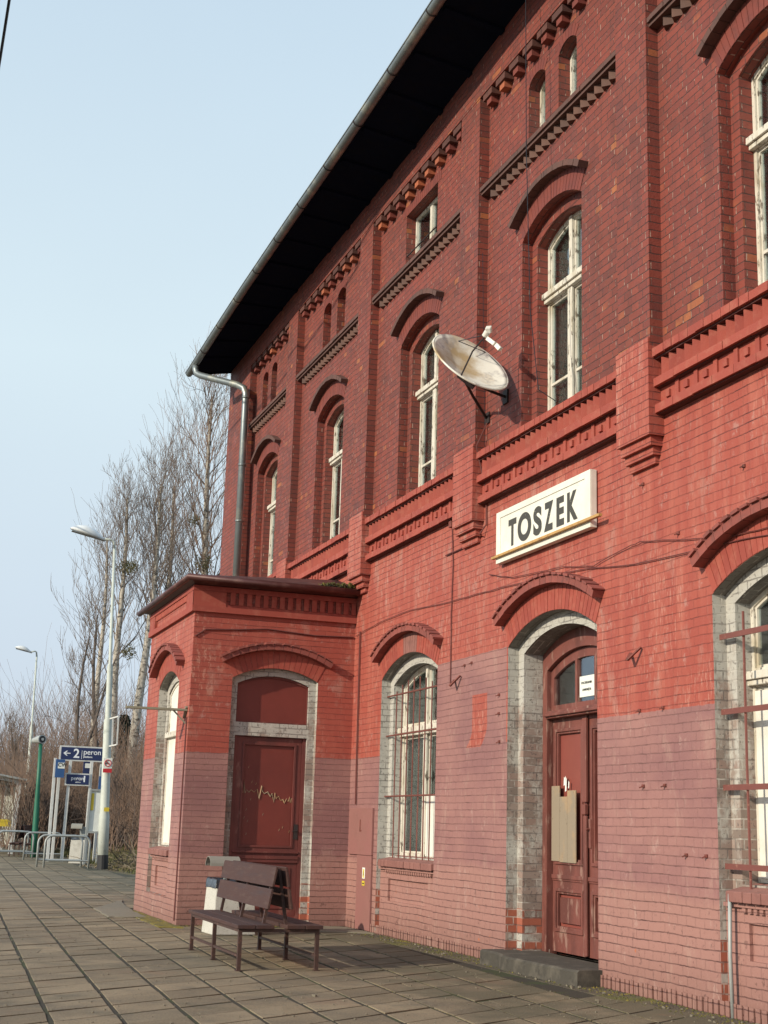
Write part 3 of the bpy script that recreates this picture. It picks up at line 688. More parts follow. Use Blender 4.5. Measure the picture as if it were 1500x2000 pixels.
# string course and dentils
A = MB(); A.box(AX-.05, AX-.001, AY-.05, AY2+.03, 4.14, 4.22); A.box(AX-.0495, -.003, AY-.049, AY-.001, 4.141, 4.221)
A.box(AX-.045, AX-.0012, AY-.045, AY2+.02, 4.43, 4.50); A.box(AX-.044, -.003, AY-.044, AY-.0012, 4.431, 4.501)
A.box(AX-.04, AX+.42, AY-.04, AY-.0011, 4.222, 4.429)
A.box(AX-.04, AX-.0011, AY-.0395, AY+.42, 4.223, 4.428); A.box(AX-.04, AX-.0011, AY2-.4, AY2+.01, 4.223, 4.428)
x = AX+.48
while x < -.06:
    A.box(x, x+.068, AY-.042, AY-.001, 4.262, 4.429); x += .118
A.box(AX+.425, -.003, AY-.03, AY-.001, 4.222, 4.261)
y = AY+.46
while y < AY2-.45:
    A.add([(AX-.001, y, 4.35), (AX-.001, y+.1, 4.35), (AX-.038, y+.05, 4.35), (AX-.001, y, 4.428), (AX-.001, y+.1, 4.428), (AX-.038, y+.05, 4.428)], [(0,1,2), (5,4,3), (0,2,5,3), (2,1,4,5), (1,0,3,4)]); y += .105
A.build('annex_cornice', RED, st)
# annex roof
A = MB(); ox, oy, zE = .12, .21, 4.56
v = [(AX-ox, AY-oy, zE), (0, AY-oy, zE), (0, AY2+.3, zE), (AX-ox, AY2+.3, zE), (AX-ox, AY-oy, zE+.05), (-.002, AY-oy, zE+.05), (-.002, AY2+.3, zE+.05), (AX-ox, AY2+.3, zE+.05), (-.001, AY+.9, zE+.36), (-.001, AY2-.6, zE+.36),
     (AX-.02, AY-.02, AH+.005), (-.003, AY-.02, AH+.005), (-.003, AY2+.02, AH+.005), (AX-.02, AY2+.02, AH+.005)]
A.add(v, [(0,1,5,4), (3,0,4,7), (2,3,7,6), (4,5,8), (7,4,8,9), (6,7,9), (0,10,11,1), (3,13,10,0), (2,12,13,3), (10,13,12,11)])
ar = A.build('annex_roof', TIN, st, fix=False)
A = MB()
A.tube([(AX-ox-.04, AY2+.34, zE-.005), (AX-ox-.04, AY-oy-.04, zE+.01), (-.04, AY-oy-.04, zE-.0)], .045, 10); A.build('annex_gutter', TIN, st, smooth=True)
A = MB()
for i in range(160):
    x = -random.random()*.55-.02; y = AY-oy+random.random()*.3; z = zE+.055+random.random()*.05*(1+x)
    for q in range(2): A.beam((x, y, z-.02), (x+random.uniform(-.05,.05), y+random.uniform(-.05,.05), z+random.uniform(.01,.05)), .02, .02)
A.build('moss_tuft', MOSS, ar)
# annex blind window: white board behind frame
fb = MB(); fb.prism(aw.outline(.131, .985), [aw.outline(.17, 1.02)], AX+.15, AX+.20, 'X'); fb = fb.build('window', WHITEW, st)
pane('white_board', aw.outline(.14, .99), AX+.162, fb, CREAM, .01)
A = MB(); A.box(AX+.10, AX+.149, aw.c-.60, aw.c+.60, 2.52, 2.60); A.build('transom', WHITEW, fb, bevel=.006)
# annex door
fd = MB(); wd = ad.w-.10; cx = ad.c
fd.prism(ad.outline(.101, .07), [[(cx-wd+.05, .12), (cx+wd-.05, .12), (cx+wd-.05, 2.49), (cx-wd+.05, 2.49)], [(cx-wd+.012, 2.70), (cx+wd-.012, 2.70)]+[(y, ad.ztop(y, .125)) for y in [cx+wd-.012-(2*wd-.024)*i/10 for i in range(11)]]], AY+.13, AY+.185, 'Y')
fd = fd.build('annex_door', DOORD, st); fd['label'] = 'dark red panelled door with yellow scratches under grey lintel'
A = MB(); A.box(cx-wd-.0, cx+wd+.0, AY+.094, AY+.129, 2.50, 2.68); A.build('lintel_beam', REV, fd)
A = MB(); A.prism(ad.outline(.11, 2.69), [], AY+.155, AY+.165, 'Y'); A.build('top_panel', DOORDP, fd)
A = MB(); x0, x1 = cx-wd+.052, cx+wd-.052; yy = AY+.145
A.prism([(x0, .12), (x1, .12), (x1, 2.488), (x0, 2.488)], [[(x0+.09, 1.02), (x1-.09, 1.02), (x1-.09, 2.40), (x0+.09, 2.40)], [(x0+.11, .22), (x1-.11, .22), (x1-.11, .74), (x0+.11, .74)]], yy, yy+.04, 'Y')
for (a0, a1, b0, b1) in ((x0+.09, x1-.09, 1.02, 2.40), (x0+.11, x1-.11, .22, .74)):
    A.prism([(a0-.01, b0-.01), (a1+.01, b0-.01), (a1+.01, b1+.01), (a0-.01, b1+.01)], [[(a0+.02, b0+.02), (a1-.02, b0+.02), (a1-.02, b1-.02), (a0+.02, b1-.02)]], yy-.012, yy+.012, 'Y')
A.box(x0, x1, yy-.032, yy-.001, .86, .905); A.box(x0, x1, yy-.022, yy-.0012, .815, .858); A.box(x0, x1, yy-.03, yy-.0013, .94, .965)
dl = A.build('door_leaf', DOORD, fd, bevel=.003)
A = MB(); A.box(x0+.08, x1-.08, yy+.022, yy+.034, 1.01, 2.41); A.box(x0+.10, x1-.10, yy+.022, yy+.034, .21, .75); A.build('panel', DOORDP, dl)
A = MB()
scr = [(0, .0), (.01, -.10), (.02, .03), (.045, -.06), (.06, .06), (.075, .02), (.08, .20), (.10, .02), (.12, .07), (.15, .04), (.18, .08), (.22, .05), (.26, .10), (.29, -.04), (.32, .16), (.33, .08), (.36, .05), (.40, .08), (.44, .02), (.46, .07), (.49, -.06), (.50, .08), (.52, .0), (.55, .04), (.58, -.02), (.61, .0), (.63, -.05), (.66, .02), (.68, -.02), (.70, .05), (.71, -.03), (.73, .04), (.74, -.09), (.76, .0), (.78, -.04)]
pts = [(cx-.42+a*1.06, yy+.0185, 1.72+b*.9-a*.10) for a, b in scr]
A.tube(pts, [random.uniform(.003, .012) for _ in pts], 5)
for i in range(12):
    x = random.uniform(cx-.35, cx+.35); z = random.uniform(1.1, 2.1); A.tube([(x, yy+.0185, z), (x+.01, yy+.0185, z+.03)], .003, 4)
A.build('scratch', WOOD, dl)
A = MB(); A.tube([(x1-.04, yy-.001, 1.24), (x1-.04, yy-.05, 1.24), (x1-.10, yy-.05, 1.235)], .010, 6); A.box(x1-.07, x1-.015, yy-.012, yy-.0005, 1.13, 1.33); A.build('handle', DKIRON, dl)
# cupboard plates on the wall beside annex
A = MB(); A.box(-.03, -.001, 17.48, 18.42, .96, 1.57); A.box(-.028, -.0012, 17.48, 18.05, .01, .955)
pb = A.build('cable_cupboard', simple('pink_painted_sheet', (.27,.125,.11), .55, 0, [((.28,.12,.11), 2, .4, .7), ((.2,.09,.07), 25, .64, .68)]), st, bevel=.004)
A = MB(); A.box(-.032, -.0305, 17.93, 17.97, 1.28, 1.42); A.box(-.032, -.0305, 17.90, 17.97, 1.26, 1.285); A.build('rust_mark', RUST, pb)
A = MB(); A.box(-.032, -.0285, 17.70, 17.80, .66, .80, 0); A.box(-.0325, -.0285, 17.70, 17.80, .57, .63, 1); A.box(-.0335, -.0315, 17.725, 17.775, .67, .78, 1)
A.prism([(17.735, .70), (17.765, .70), (17.75, .76)], [], -.0345, -.0336, 'X', (2, 2, 2)); A.box(-.0335, -.0326, 17.715, 17.785, .59, .605, 2); A.build('warning_label', [PAPER, YEL, INK], pb)
# ------------------------------------------------------------------ cables and ironwork on the walls
def cable(pts, r, m=CABLE, name='cable'): A = MB(); A.tube(pts, r, 5); return A.build(name, m, st)
def W_(l, x=-.012): return [(x, y, z) for y, z in l]
def fine(l, n=4, amp=.01):
    out = []
    for p, q in zip(l, l[1:]):
        for i in range(n): t = i/n; out.append(tuple(p[j]+(q[j]-p[j])*t+(random.uniform(-amp, amp) if j and i else 0) for j in range(len(p))))
    return out+[l[-1]]
cable(fine(W_([(14.98,4.90),(14.93,4.42),(14.96,3.81),(14.95,2.95)]), 4, .006), .007)
cable(fine(W_([(7,3.6),(8.69,3.64),(9.24,3.66),(10.08,3.80),(10.59,3.88),(10.91,3.86),(11.45,3.80),(12.08,3.90),(13.27,3.98),(13.87,4.11)], -.02), 4, .006), .0045)
cable(fine(W_([(7,3.5),(8.69,3.58),(9.38,3.63),(10.68,3.69),(11.6,3.80),(13.14,3.89),(14.0,3.93),(14.97,3.96),(16.32,4.04),(17.48,4.03),(18.45,3.96)], -.018), 4, .006), .005)
cable(fine(W_([(15.15,4.55),(14.67,4.55),(14.36,4.58),(14.10,4.60)], -.02), 3, .004)+[(-.07, 14.02, 4.60), (-.02, 13.96, 4.70), (-.018, 13.98, 5.1), (-.10, 14.03, 5.5), (-.13, 14.02, 5.62), (-.02, 13.98, 5.9)], .009)
cable([(-.1, 13.99, 8), (-.03, 14.0, 5.6)], .003, BLKC)
cable([(AX-.012, 18.60, 2.7), (AX-.012, 18.60, 2.2), (AX-.012, 18.62, .05)], .009)
cable([(AX+.02, AY-.012, 3.80), (AX+.16, AY-.014, 3.90), (AX+.6, AY-.014, 3.93), (-1.3, AY-.014, 3.97), (-.6, AY-.014, 3.93), (-.03, AY-.014, 3.95)], .010)
cable([(-.02, 18.25, 4.0), (-.02, 18.22, 2.2), (-.02, 18.2, 1.62)], .012)
cable([(-.02, 12.62, 12.0), (-.35, 12.34, 10.3), (-.36, 12.28, 8.5), (-.34, 12.20, 6.6), (-.28, 12.12, 5.72), (-.12, 12.05, 5.6)], .005, BLKC, 'aerial_cable')
A = MB()
for y, z in ((14.74, 3.0), (10.70, 2.88)):
    A.beam((-.001, y+.10, z+.02), (-.10, y, z-.06), .035, .012); A.beam((-.10, y, z-.06), (-.02, y-.10, z+.05), .035, .012)
A.build('iron_bracket', RUST, st)
for y, z in ((10.66,2.38),(10.27,2.38),(10.61,1.73),(10.26,1.73),(9.95,1.17),(9.66,1.17),(14.55,3.16),(14.35,3.17),(13.60,2.75),(13.60,2.55),(13.58,2.25),(14.98,4.93),(9.98,3.84),(10.55,4.40),(9.0,4.2)):
    A = MB(); A.box(-.014, -.001, y-.017, y+.017, z-.012, z+.014); A.beam((-.01, y, z), (-.04, y+.01, z-.015), .010, .010); A.build('wall_anchor', RUST, st)
MB().box(-.05, -.001, 14.93, 15.01, 4.86, 4.95).build('junction_box', RUST, st, bevel=.006)
A = MB(); A.tube([(-.012, 9.34, .9), (-.02, 9.345, .45), (-.012, 9.34, 0)], .016, 7); A.build('vent_pipe', GREYM, st, smooth=True)
A = MB(); A.beam((AX-.0, 18.66, 2.80), (AX-.82, 18.72, 2.80), .11, .028); A.beam((AX-.01, 18.66, 2.62), (AX-.18, 18.68, 2.79), .02, .02); A.beam((AX-.02, 18.60, 2.84), (AX-.02, 18.74, 2.70), .03, .03)
o = A.build('signal_arm', simple('weathered_grey_board', (.24,.22,.16), .8), None); tag(o, 'weathered horizontal board bracket sticking out from the small annex corner above its white window', 'bracket')
# ------------------------------------------------------------------ station name board
nb = thing('station_name_sign', 'white station name board lettered TOSZEK with wooden lath, on the wall above the main door', 'sign', (-.06, 12.47, 4.15))
nb.location = (0,0,0)
A = MB(); A.box(-.075, -.012, 11.395, 13.55, 4.165, 4.735); A.build('board', SIGNW, nb, bevel=.004)
A = MB(); fr_ = [[(11.51, 4.275), (13.45, 4.275), (13.45, 4.665), (11.51, 4.665)]]
A.prism([(11.395, 4.165), (13.55, 4.165), (13.55, 4.735), (11.395, 4.735)], fr_, -.084, -.0755, 'X'); A.build('frame', SIGNW, nb, bevel=.004)
A = MB(); A.beam((-.105, 11.16, 4.235), (-.10, 13.60, 4.235), .04, .028); A.build('lath', LATH, nb, bevel=.003)
# letters placed one by one, condensed
for ch, ya_, yb_, zb_, zt__ in (('T', 13.245, 13.05, 4.302, 4.597), ('O', 13.015, 12.69, 4.300, 4.607), ('S', 12.64, 12.445, 4.300, 4.607), ('Z', 12.39, 12.19, 4.300, 4.603), ('E', 12.115, 11.95, 4.300, 4.601), ('K', 11.885, 11.665, 4.302, 4.602)):
    o = text(ch, .4, (-.0765, 0, 0), 'X', LETTER, nb, 'letter', .018, 1, 'LEFT', .001)
    ys_l = [v.co.y for v in o.data.vertices]; zs_l = [v.co.z for v in o.data.vertices]; y0_, y1_, z0_, z1_ = min(ys_l), max(ys_l), min(zs_l), max(zs_l)
    for v in o.data.vertices: v.co.y = yb_+(v.co.y-y0_)/(y1_-y0_)*(ya_-yb_); v.co.z = zb_+(v.co.z-z0_)/(z1_-z0_)*(zt__-zb_)
# ------------------------------------------------------------------ satellite dish
ds = thing('satellite_dish', 'stained cream satellite dish on a dark strut beside the upper window', 'satellite dish')
n_ = Vector((.17, -.71, .58)).normalized(); c_ = Vector((-.55, 13.25, 6.34)); ax = n_.cross(Vector((0,0,1))).normalized(); bx = ax.cross(n_)
A = MB(); rings = 12; seg = 48; vs = [c_-n_*.11]
for i in range(1, rings+1):
    r = .47*i/rings; dd = -.11+.11*(i/rings)**2
    for j in range(seg): t = 2*pi*j/seg; vs.append(c_+n_*dd+(ax*cos(t)*.97+bx*sin(t)*1.03)*r)
fs = [(0, 1+j, 1+(j+1)%seg) for j in range(seg)]+[(1+(i-1)*seg+j, 1+i*seg+j, 1+i*seg+(j+1)%seg, 1+(i-1)*seg+(j+1)%seg) for i in range(1, rings) for j in range(seg)]
A.add(vs, fs)
rim = [c_+(ax*cos(2*pi*j/seg)*.97+bx*sin(2*pi*j/seg)*1.03)*.474-n_*.004 for j in range(seg+1)]
A.tube(rim, .012, 6, caps=False)
o = A.build('reflector', DISH, ds, smooth=True, fix=False); sm = o.modifiers.new('s', 'SOLIDIFY'); sm.thickness = .006; sm.offset = -1
lnb = c_+n_*.35+bx*.02
A = MB(); A.tube([c_+ax*.30-bx*.37, c_+n_*.2+ax*.14-bx*.14+ax*.02, lnb-n_*.03], .009, 6); A.build('feed_arm', DKIRON, ds)
A = MB(); e1 = (n_*.5+Vector((0,-.3,.5))).normalized()
A.tube([lnb-n_*.02, lnb+n_*.05], .036, 10); A.beam(lnb+n_*.055-ax*.0, lnb+n_*.055+bx*.07-ax*.05, .06, .06)
A.beam(lnb-n_*.02+Vector((.02,-.03,-.03)), lnb+Vector((.07,-.10,-.13)), .05, .045); A.beam(lnb+Vector((.08,-.11,-.14)), lnb+Vector((.11,-.15,-.20)), .05, .05)
A.build('receiver', PLAST, ds, bevel=.006)
A = MB(); bk = c_-n_*.12
A.beam(bk+Vector((-.05,.05,-.02)), bk+Vector((.12,.0,-.16)), .12, .08); A.tube([bk+Vector((.0,.03,-.1)), (-.30, 13.75, 6.12), (-.02, 14.0, 5.97)], .017, 8)
A.tube([bk+Vector((.05,0,-.12)), (-.2, 13.45, 6.10), (-.01, 13.50, 6.08)], .017, 8); A.box(-.02, -.001, 13.93, 14.05, 5.90, 6.03); A.box(-.02, -.001, 13.44, 13.56, 6.0, 6.16)
A.build('wall_mount', DKIRON, ds)
A = MB(); A.tube([lnb, c_+ax*.05+bx*.32+n_*.04, c_-ax*.36+bx*.30-n_*0, c_-ax*.47, c_-ax*.42-bx*.2-n_*.05], .005, 5); A.build('coax_cable', BLKC, ds)
# ------------------------------------------------------------------ pavement
random.seed(11)
def slab_mat():
    n = NT('concrete_paving_slab'); r = n.geo.outputs['Random Per Island']
    c = n.ramp(r, [(0, (.175,.130,.078)), (.35, (.235,.178,.108)), (.7, (.285,.218,.136)), (1, (.200,.156,.098))])
    c = n.mix(n.m('MULTIPLY', n.step(n.noise(.8, 5), .42, .62), .6), c, (.115,.088,.055))
    c = n.mix(n.m('MULTIPLY', n.step(n.noise(3.5, 7, off=3), .52, .68), .55), c, (.10,.085,.06))
    c = n.mix(n.m('MULTIPLY', n.step(n.noise(110, 2), .54, .62), .45), c, (.36,.30,.22))
    c = n.mix(n.m('MULTIPLY', n.step(n.noise(80, 2, off=5), .56, .64), .6), c, (.05,.042,.03))
    px, py, pz = n.sep(n.pos)
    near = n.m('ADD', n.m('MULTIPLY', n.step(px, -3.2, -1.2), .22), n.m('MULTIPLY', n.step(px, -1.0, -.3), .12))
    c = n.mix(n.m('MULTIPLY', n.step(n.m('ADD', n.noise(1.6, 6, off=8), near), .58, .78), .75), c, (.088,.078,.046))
    c = n.mix(n.m('MULTIPLY', n.step(n.noise(1.0, 5, off=14), .60, .70), .4), c, (.22,.125,.075))
    n.bump(n.m('ADD', n.noise(140, 3), n.m('MULTIPLY', n.noise(9, 4), .8)), .5, .008); return n.fin(c, .88)
SLAB = slab_mat()
A = MB(); g = .475; ux, uy = 1.0, .64; sx = .055
for i in range(-32, 3):
    for j in range(6, 230):
        X0 = -.26+i*g; Yb = j*g+(i*g)*uy+random.uniform(-.02, .02)*0+(.26 if i % 2 else 0)*0
        def XY(a, b): return (X0+a+(Yb+b)*sx-.5+.0, Yb+b+a*uy)
        cx_, cy_ = XY(g/2, g/2)
        if cy_ < 3 or cy_ > 100 or cx_ < -11: continue
        lim = -.16 if cy_ < 28 else (.25 if cy_ < 34 else .25-(cy_-34)*.07 if cy_ < 40 else -.1+(cy_-40)*.03)
        if cx_+g*.55 > lim: continue
        if AX-.12 < cx_ and AY-.1 < cy_ < AY2+.4: continue
        e = .0095; t = [random.uniform(-.0025, .0025) for _ in range(4)]; zz = random.uniform(-.003, .003); rz = random.uniform(-.012, .012)
        e2 = random.uniform(.009, .023); cs = [XY(e, e2), XY(g-e, e2), XY(g-e, g-e2), XY(e, g-e2)]
        cs = [(cx_+(x-cx_)-(y-cy_)*rz+random.uniform(-.003,.003), cy_+(y-cy_)+(x-cx_)*rz+random.uniform(-.004,.004)) for x, y in cs]
        if random.random() < .13 and cy_ < 30:
            f0, f1 = random.uniform(.25, .75), random.uniform(.25, .75); L_ = lambda p, q, f: (p[0]+(q[0]-p[0])*f, p[1]+(q[1]-p[1])*f)
            if random.random() < .5: m0, m1 = L_(cs[0], cs[1], f0), L_(cs[3], cs[2], f1); halves = [[cs[0], m0, m1, cs[3]], [m0, cs[1], cs[2], m1]]
            else: m0, m1 = L_(cs[0], cs[3], f0), L_(cs[1], cs[2], f1); halves = [[cs[0], cs[1], m1, m0], [m0, m1, cs[2], cs[3]]]
        else: halves = [cs]
        for cs in halves:
          cx_ = sum(p[0] for p in cs)/4; cy_ = sum(p[1] for p in cs)/4
          b_ = .002; ins = [(cx_+(x-cx_)*(1-2*b_/g*1.3), cy_+(y-cy_)*(1-2*b_/g*1.3)) for x, y in cs]
          vs = [(x, y, -.04) for x, y in cs]+[(x, y, zz+t[q]-.002) for q, (x, y) in enumerate(cs)]+[(x, y, zz+t[q]) for q, (x, y) in enumerate(ins)]
          A.add(vs, [(0,1,5,4),(1,2,6,5),(2,3,7,6),(3,0,4,7),(4,5,9,8),(5,6,10,9),(6,7,11,10),(7,4,8,11),(8,9,10,11)])
JF = simple('dark_joint_soil', (.034,.028,.018), .95, 0, [((.036,.046,.012), 2.5, .5, .62)])
J = MB(); J.add([(-12, 3, -.0055), (-.15, 3, -.0055), (-.15, 31, -.0055), (.15, 34, -.0055), (-.2, 40, -.0055), (1.3, 100, -.0055), (-12, 100, -.0055)], [tuple(range(7))]); o = J.build('joint_soil', JF, fix=False); tag(o, 'dark mossy soil filling the paving joints', 'soil', kind='structure')
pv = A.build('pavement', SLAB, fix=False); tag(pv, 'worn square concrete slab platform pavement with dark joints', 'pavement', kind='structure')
def soil_mat():
    n = NT('soil_and_dead_grass'); c = n.mix(n.step(n.noise(3, 7), .4, .62), (.070,.056,.040), (.13,.105,.065))
    c = n.mix(n.step(n.noise(1.1, 6, off=4), .55, .66), c, (.12,.115,.03)); c = n.mix(n.m('MULTIPLY', n.step(n.noise(60, 3), .55, .65), .6), c, (.21,.17,.12))
    n.bump(n.noise(30, 5), .9, .03); return n.fin(c, .95)
SOIL = soil_mat()
# ground sheet: flat round the station, low bank beyond the end of the building
A = MB(); xs_ = [-400,-120,-60,-30,-14]+[-11+i*.8 for i in range(0, 36)]+[20,26,40,80,200,500]; ys_ = [-200,-60,-20]+[i*1.5 for i in range(0, 60)]+[100,130,200,400,900]
def gz(x, y):
    z = -.028
    if y > 33 and x > -30:
        edge = .25-(y-34)*.07 if y < 40 else -.1+(y-40)*.03
        t = max(0, min(1, (x-edge-.2)/3.0)); z += t*min(1, (y-33)/10)*.42+(.05*sin(x*3.1+y*1.7)*sin(y*2.3) if t > 0 and x < 20 else 0)*t
    return z
nx_ = len(xs_); vs = [(x, y, gz(x, y)) for y in ys_ for x in xs_]
A.add(vs, [(j*nx_+i, j*nx_+i+1, (j+1)*nx_+i+1, (j+1)*nx_+i) for j in range(len(ys_)-1) for i in range(nx_-1)])
gr = A.build('ground', SOIL, smooth=True, fix=False); tag(gr, 'dark soil and thin grass ground', 'ground', kind='structure')
# mossy strip and cement patches
def patch(name, pts, z, m, label, cat, kind=None, th=.02):
    cxp = sum(p[0] for p in pts)/len(pts); cyp = sum(p[1] for p in pts)/len(pts)
    P2 = []
    for i in range(len(pts)):
        a, b = pts[i], pts[(i+1) % len(pts)]
        for q in range(5): t = q/5; P2.append((a[0]+(b[0]-a[0])*t+random.uniform(-.025,.025), a[1]+(b[1]-a[1])*t+random.uniform(-.04,.04)))
    A = MB(); k = len(P2); vs = [(x, y, z-th) for x, y in P2]+[(x, y, z-.006) for x, y in P2]+[(cxp+(x-cxp)*.95, cyp+(y-cyp)*.97, z) for x, y in P2]+[(cxp, cyp, z+.001)]
    A.add(vs, [(i, (i+1)%k, k+(i+1)%k, k+i) for i in range(k)]+[(k+i, k+(i+1)%k, 2*k+(i+1)%k, 2*k+i) for i in range(k)]+[(2*k+i, 2*k+(i+1)%k, 3*k) for i in range(k)])
    return tag(A.build(name, m, fix=False), label, cat, kind=kind)
CEM = simple('pale_cement', (.19,.163,.12), .9, 0, [((.17,.15,.11), 6, .5, .65)], (50, .5))
patch('cement_patch', [(-3.0, 19.9), (-2.45, 19.9), (-2.38, 21.9), (-2.1, 24.1), (-2.9, 21.8)], .016, CEM, 'pale cement patch on paving by far annex corner', 'patch', 'structure')
patch('moss_patch', [(-2.66, 18.15), (-2.34, 18.05), (-2.34, 21.5), (-2.52, 21.4)], .010, simple('yellow_moss', (.20,.155,.02), .95, 0, [((.07,.065,.03), 9, .48, .6)], (60, .8)), 'yellow moss band along the foot of the annex', 'moss', 'structure')
patch('cement_patch', [(-.9, 17.7), (-.05, 17.2), (-.05, 18.3), (-.5, 18.45)], .012, CEM, 'pale broken cement in corner between annex and wall', 'patch', 'structure')
A = MB(); random.seed(5)
def mosspts():
    for i in range(2600):
        s = random.random()
        if s < .40: yield (-random.random()**1.5*.30-.02, random.uniform(7.5, 17.9), random.uniform(.005, .011))
        elif s < .62: x = AX-.03-random.random()**1.7*.26; yield (x, random.uniform(18.3, 21.4), random.uniform(.008, .02))
        elif s < .7: yield (random.uniform(-2.3, -.1), AY-.03-random.random()**2*.16, random.uniform(.006, .012))
        else:                                                   # moss in slab joints near the wall
            i2 = random.choice(range(-4, 0)); Yj = random.uniform(7, 17); yield (-.26+i2*g+Yj*sx-.5+random.uniform(-.006,.006), Yj, .0012)
for x, y, r in mosspts():
    k = 5; a0 = random.random()*6; vs = [(x+r*cos(a0+2*pi*q/k)*random.uniform(.7,1.3)*1.5, y+r*2.4*sin(a0+2*pi*q/k)*random.uniform(.7,1.3), -.006) for q in range(k)]+[(x, y, .004+r*.5)]
    A.add(vs, [(q, (q+1)%k, k) for q in range(k)])
mo = A.build('moss', MOSS, fix=False); tag(mo, 'green and yellow moss along the wall foot and joints', 'moss', kind='stuff')
A = MB()
for i in range(130):
    s = random.random(); x = -random.random()*.32-.02 if s < .6 else AX-.05-random.random()*.3; y = random.uniform(7.5, 17.9) if s < .6 else random.uniform(18, 21.5)
    r = random.uniform(.004, .016); A.beam((x, y, -.002), (x+r*random.uniform(-1,1), y+r, r*.8), r*1.5, r)
rb = A.build('rubble', CEM, fix=False); tag(rb, 'small broken mortar crumbs along the foot of the wall', 'rubble', kind='stuff')
# joints strip by the wall: compacted soil edging
A = MB(); A.box(-.36, -.001, 3, 18.4, -.03, -.0025); o = A.build('soil_strip', SOIL); tag(o, 'narrow soil strip between slabs and station wall', 'soil', kind='structure')
A = MB(); rg = random.Random(4)
for i in range(900):
    x = rg.uniform(-6, -.3); y = 8.3+rg.random()**1.6*13
    if AX-.05 < x and AY-.05 < y < AY2: continue
    r = rg.uniform(.002, .008)*(1 if rg.random() < .95 else 2); a = rg.random()*3; A.beam((x, y, .003), (x+r*2*cos(a), y+r*2*sin(a), .003+r*.3), r*1.5, r)
o = A.build('grit', CEM, fix=False); tag(o, 'grit and crumbs strewn over the paving', 'grit', kind='stuff')
# ------------------------------------------------------------------ bench
def make_bench(label, group='double sided platform benches'):
    b = thing('bench', label, 'bench', group=group)      # local: length along Y from 0 to 2.25, x 0..0.8
    L = 2.18; W2 = .78; H = .37
    for x in (.02, W2-.02):
        for y in (.03, L/2, L-.03):
            A = MB(); A.beam((x, y, 0), (x, y, H), .035, .035); A.box(x-.03, x+.03, y-.03, y+.03, .0, .006); A.build('leg', BENCHF, b)
        A = MB(); A.beam((x, .03, .13), (x, L-.03, .13), .022, .022); A.beam((x, .03, H-.015), (x, L-.03, H-.015), .03, .03); A.build('rail', BENCHF, b)
    A = MB()
    for y in (.03, L/2, L-.03): A.beam((.02, y, H-.016), (W2-.02, y, H-.016), .03, .028)
    A.build('seat_frame', BENCHF, b)
    for x0, x1 in ((-.02, .15), (.158, .33), (W2-.33, W2-.158), (W2-.15, W2+.02)):
        A = MB(); A.box(x0, x1, -.03, L+.03, H+.001, H+.036); A.build('seat_plank', BENCHW, b, bevel=.004)
    A = MB()
    for y in (.20, L/2, L-.20):
        A = MB()
        for s in (-1, 1): A.beam((W2/2+s*.115, y, H), (W2/2+s*.02, y, H+.54), .028, .028)
        A.build('back_support', BENCHF, b)
    for s in (-1, 1):
        for z0, z1 in ((.175, .355), (.375, .555)):
            A = MB(); xa = W2/2+s*(.135-.095*z0/.52); xb = W2/2+s*(.135-.095*z1/.52)
            A.add([(xa, .02, H+z0), (xa+s*.024, .02, H+z0), (xb+s*.024, .02, H+z1), (xb, .02, H+z1), (xa, L-.02, H+z0), (xa+s*.024, L-.02, H+z0), (xb+s*.024, L-.02, H+z1), (xb, L-.02, H+z1)],
                  [(0,1,2,3), (7,6,5,4), (0,4,5,1), (1,5,6,2), (2,6,7,3), (3,7,4,0)]); A.build('back_plank', BENCHW, b, bevel=.004)
    return b
b1 = make_bench('dark maroon double sided bench in front of the annex door'); b1.location = (-2.95, 12.83, .002); b1.rotation_euler = (0, 0, -.012)
b2 = copy_tree(b1); b2['label'] = 'distant dark bench behind the grey bicycle hoops'; b2.location = (-1.55, 50.5, .002); b2.rotation_euler = (0, 0, -.25); b2.scale = (1.0, 1, 1.15)
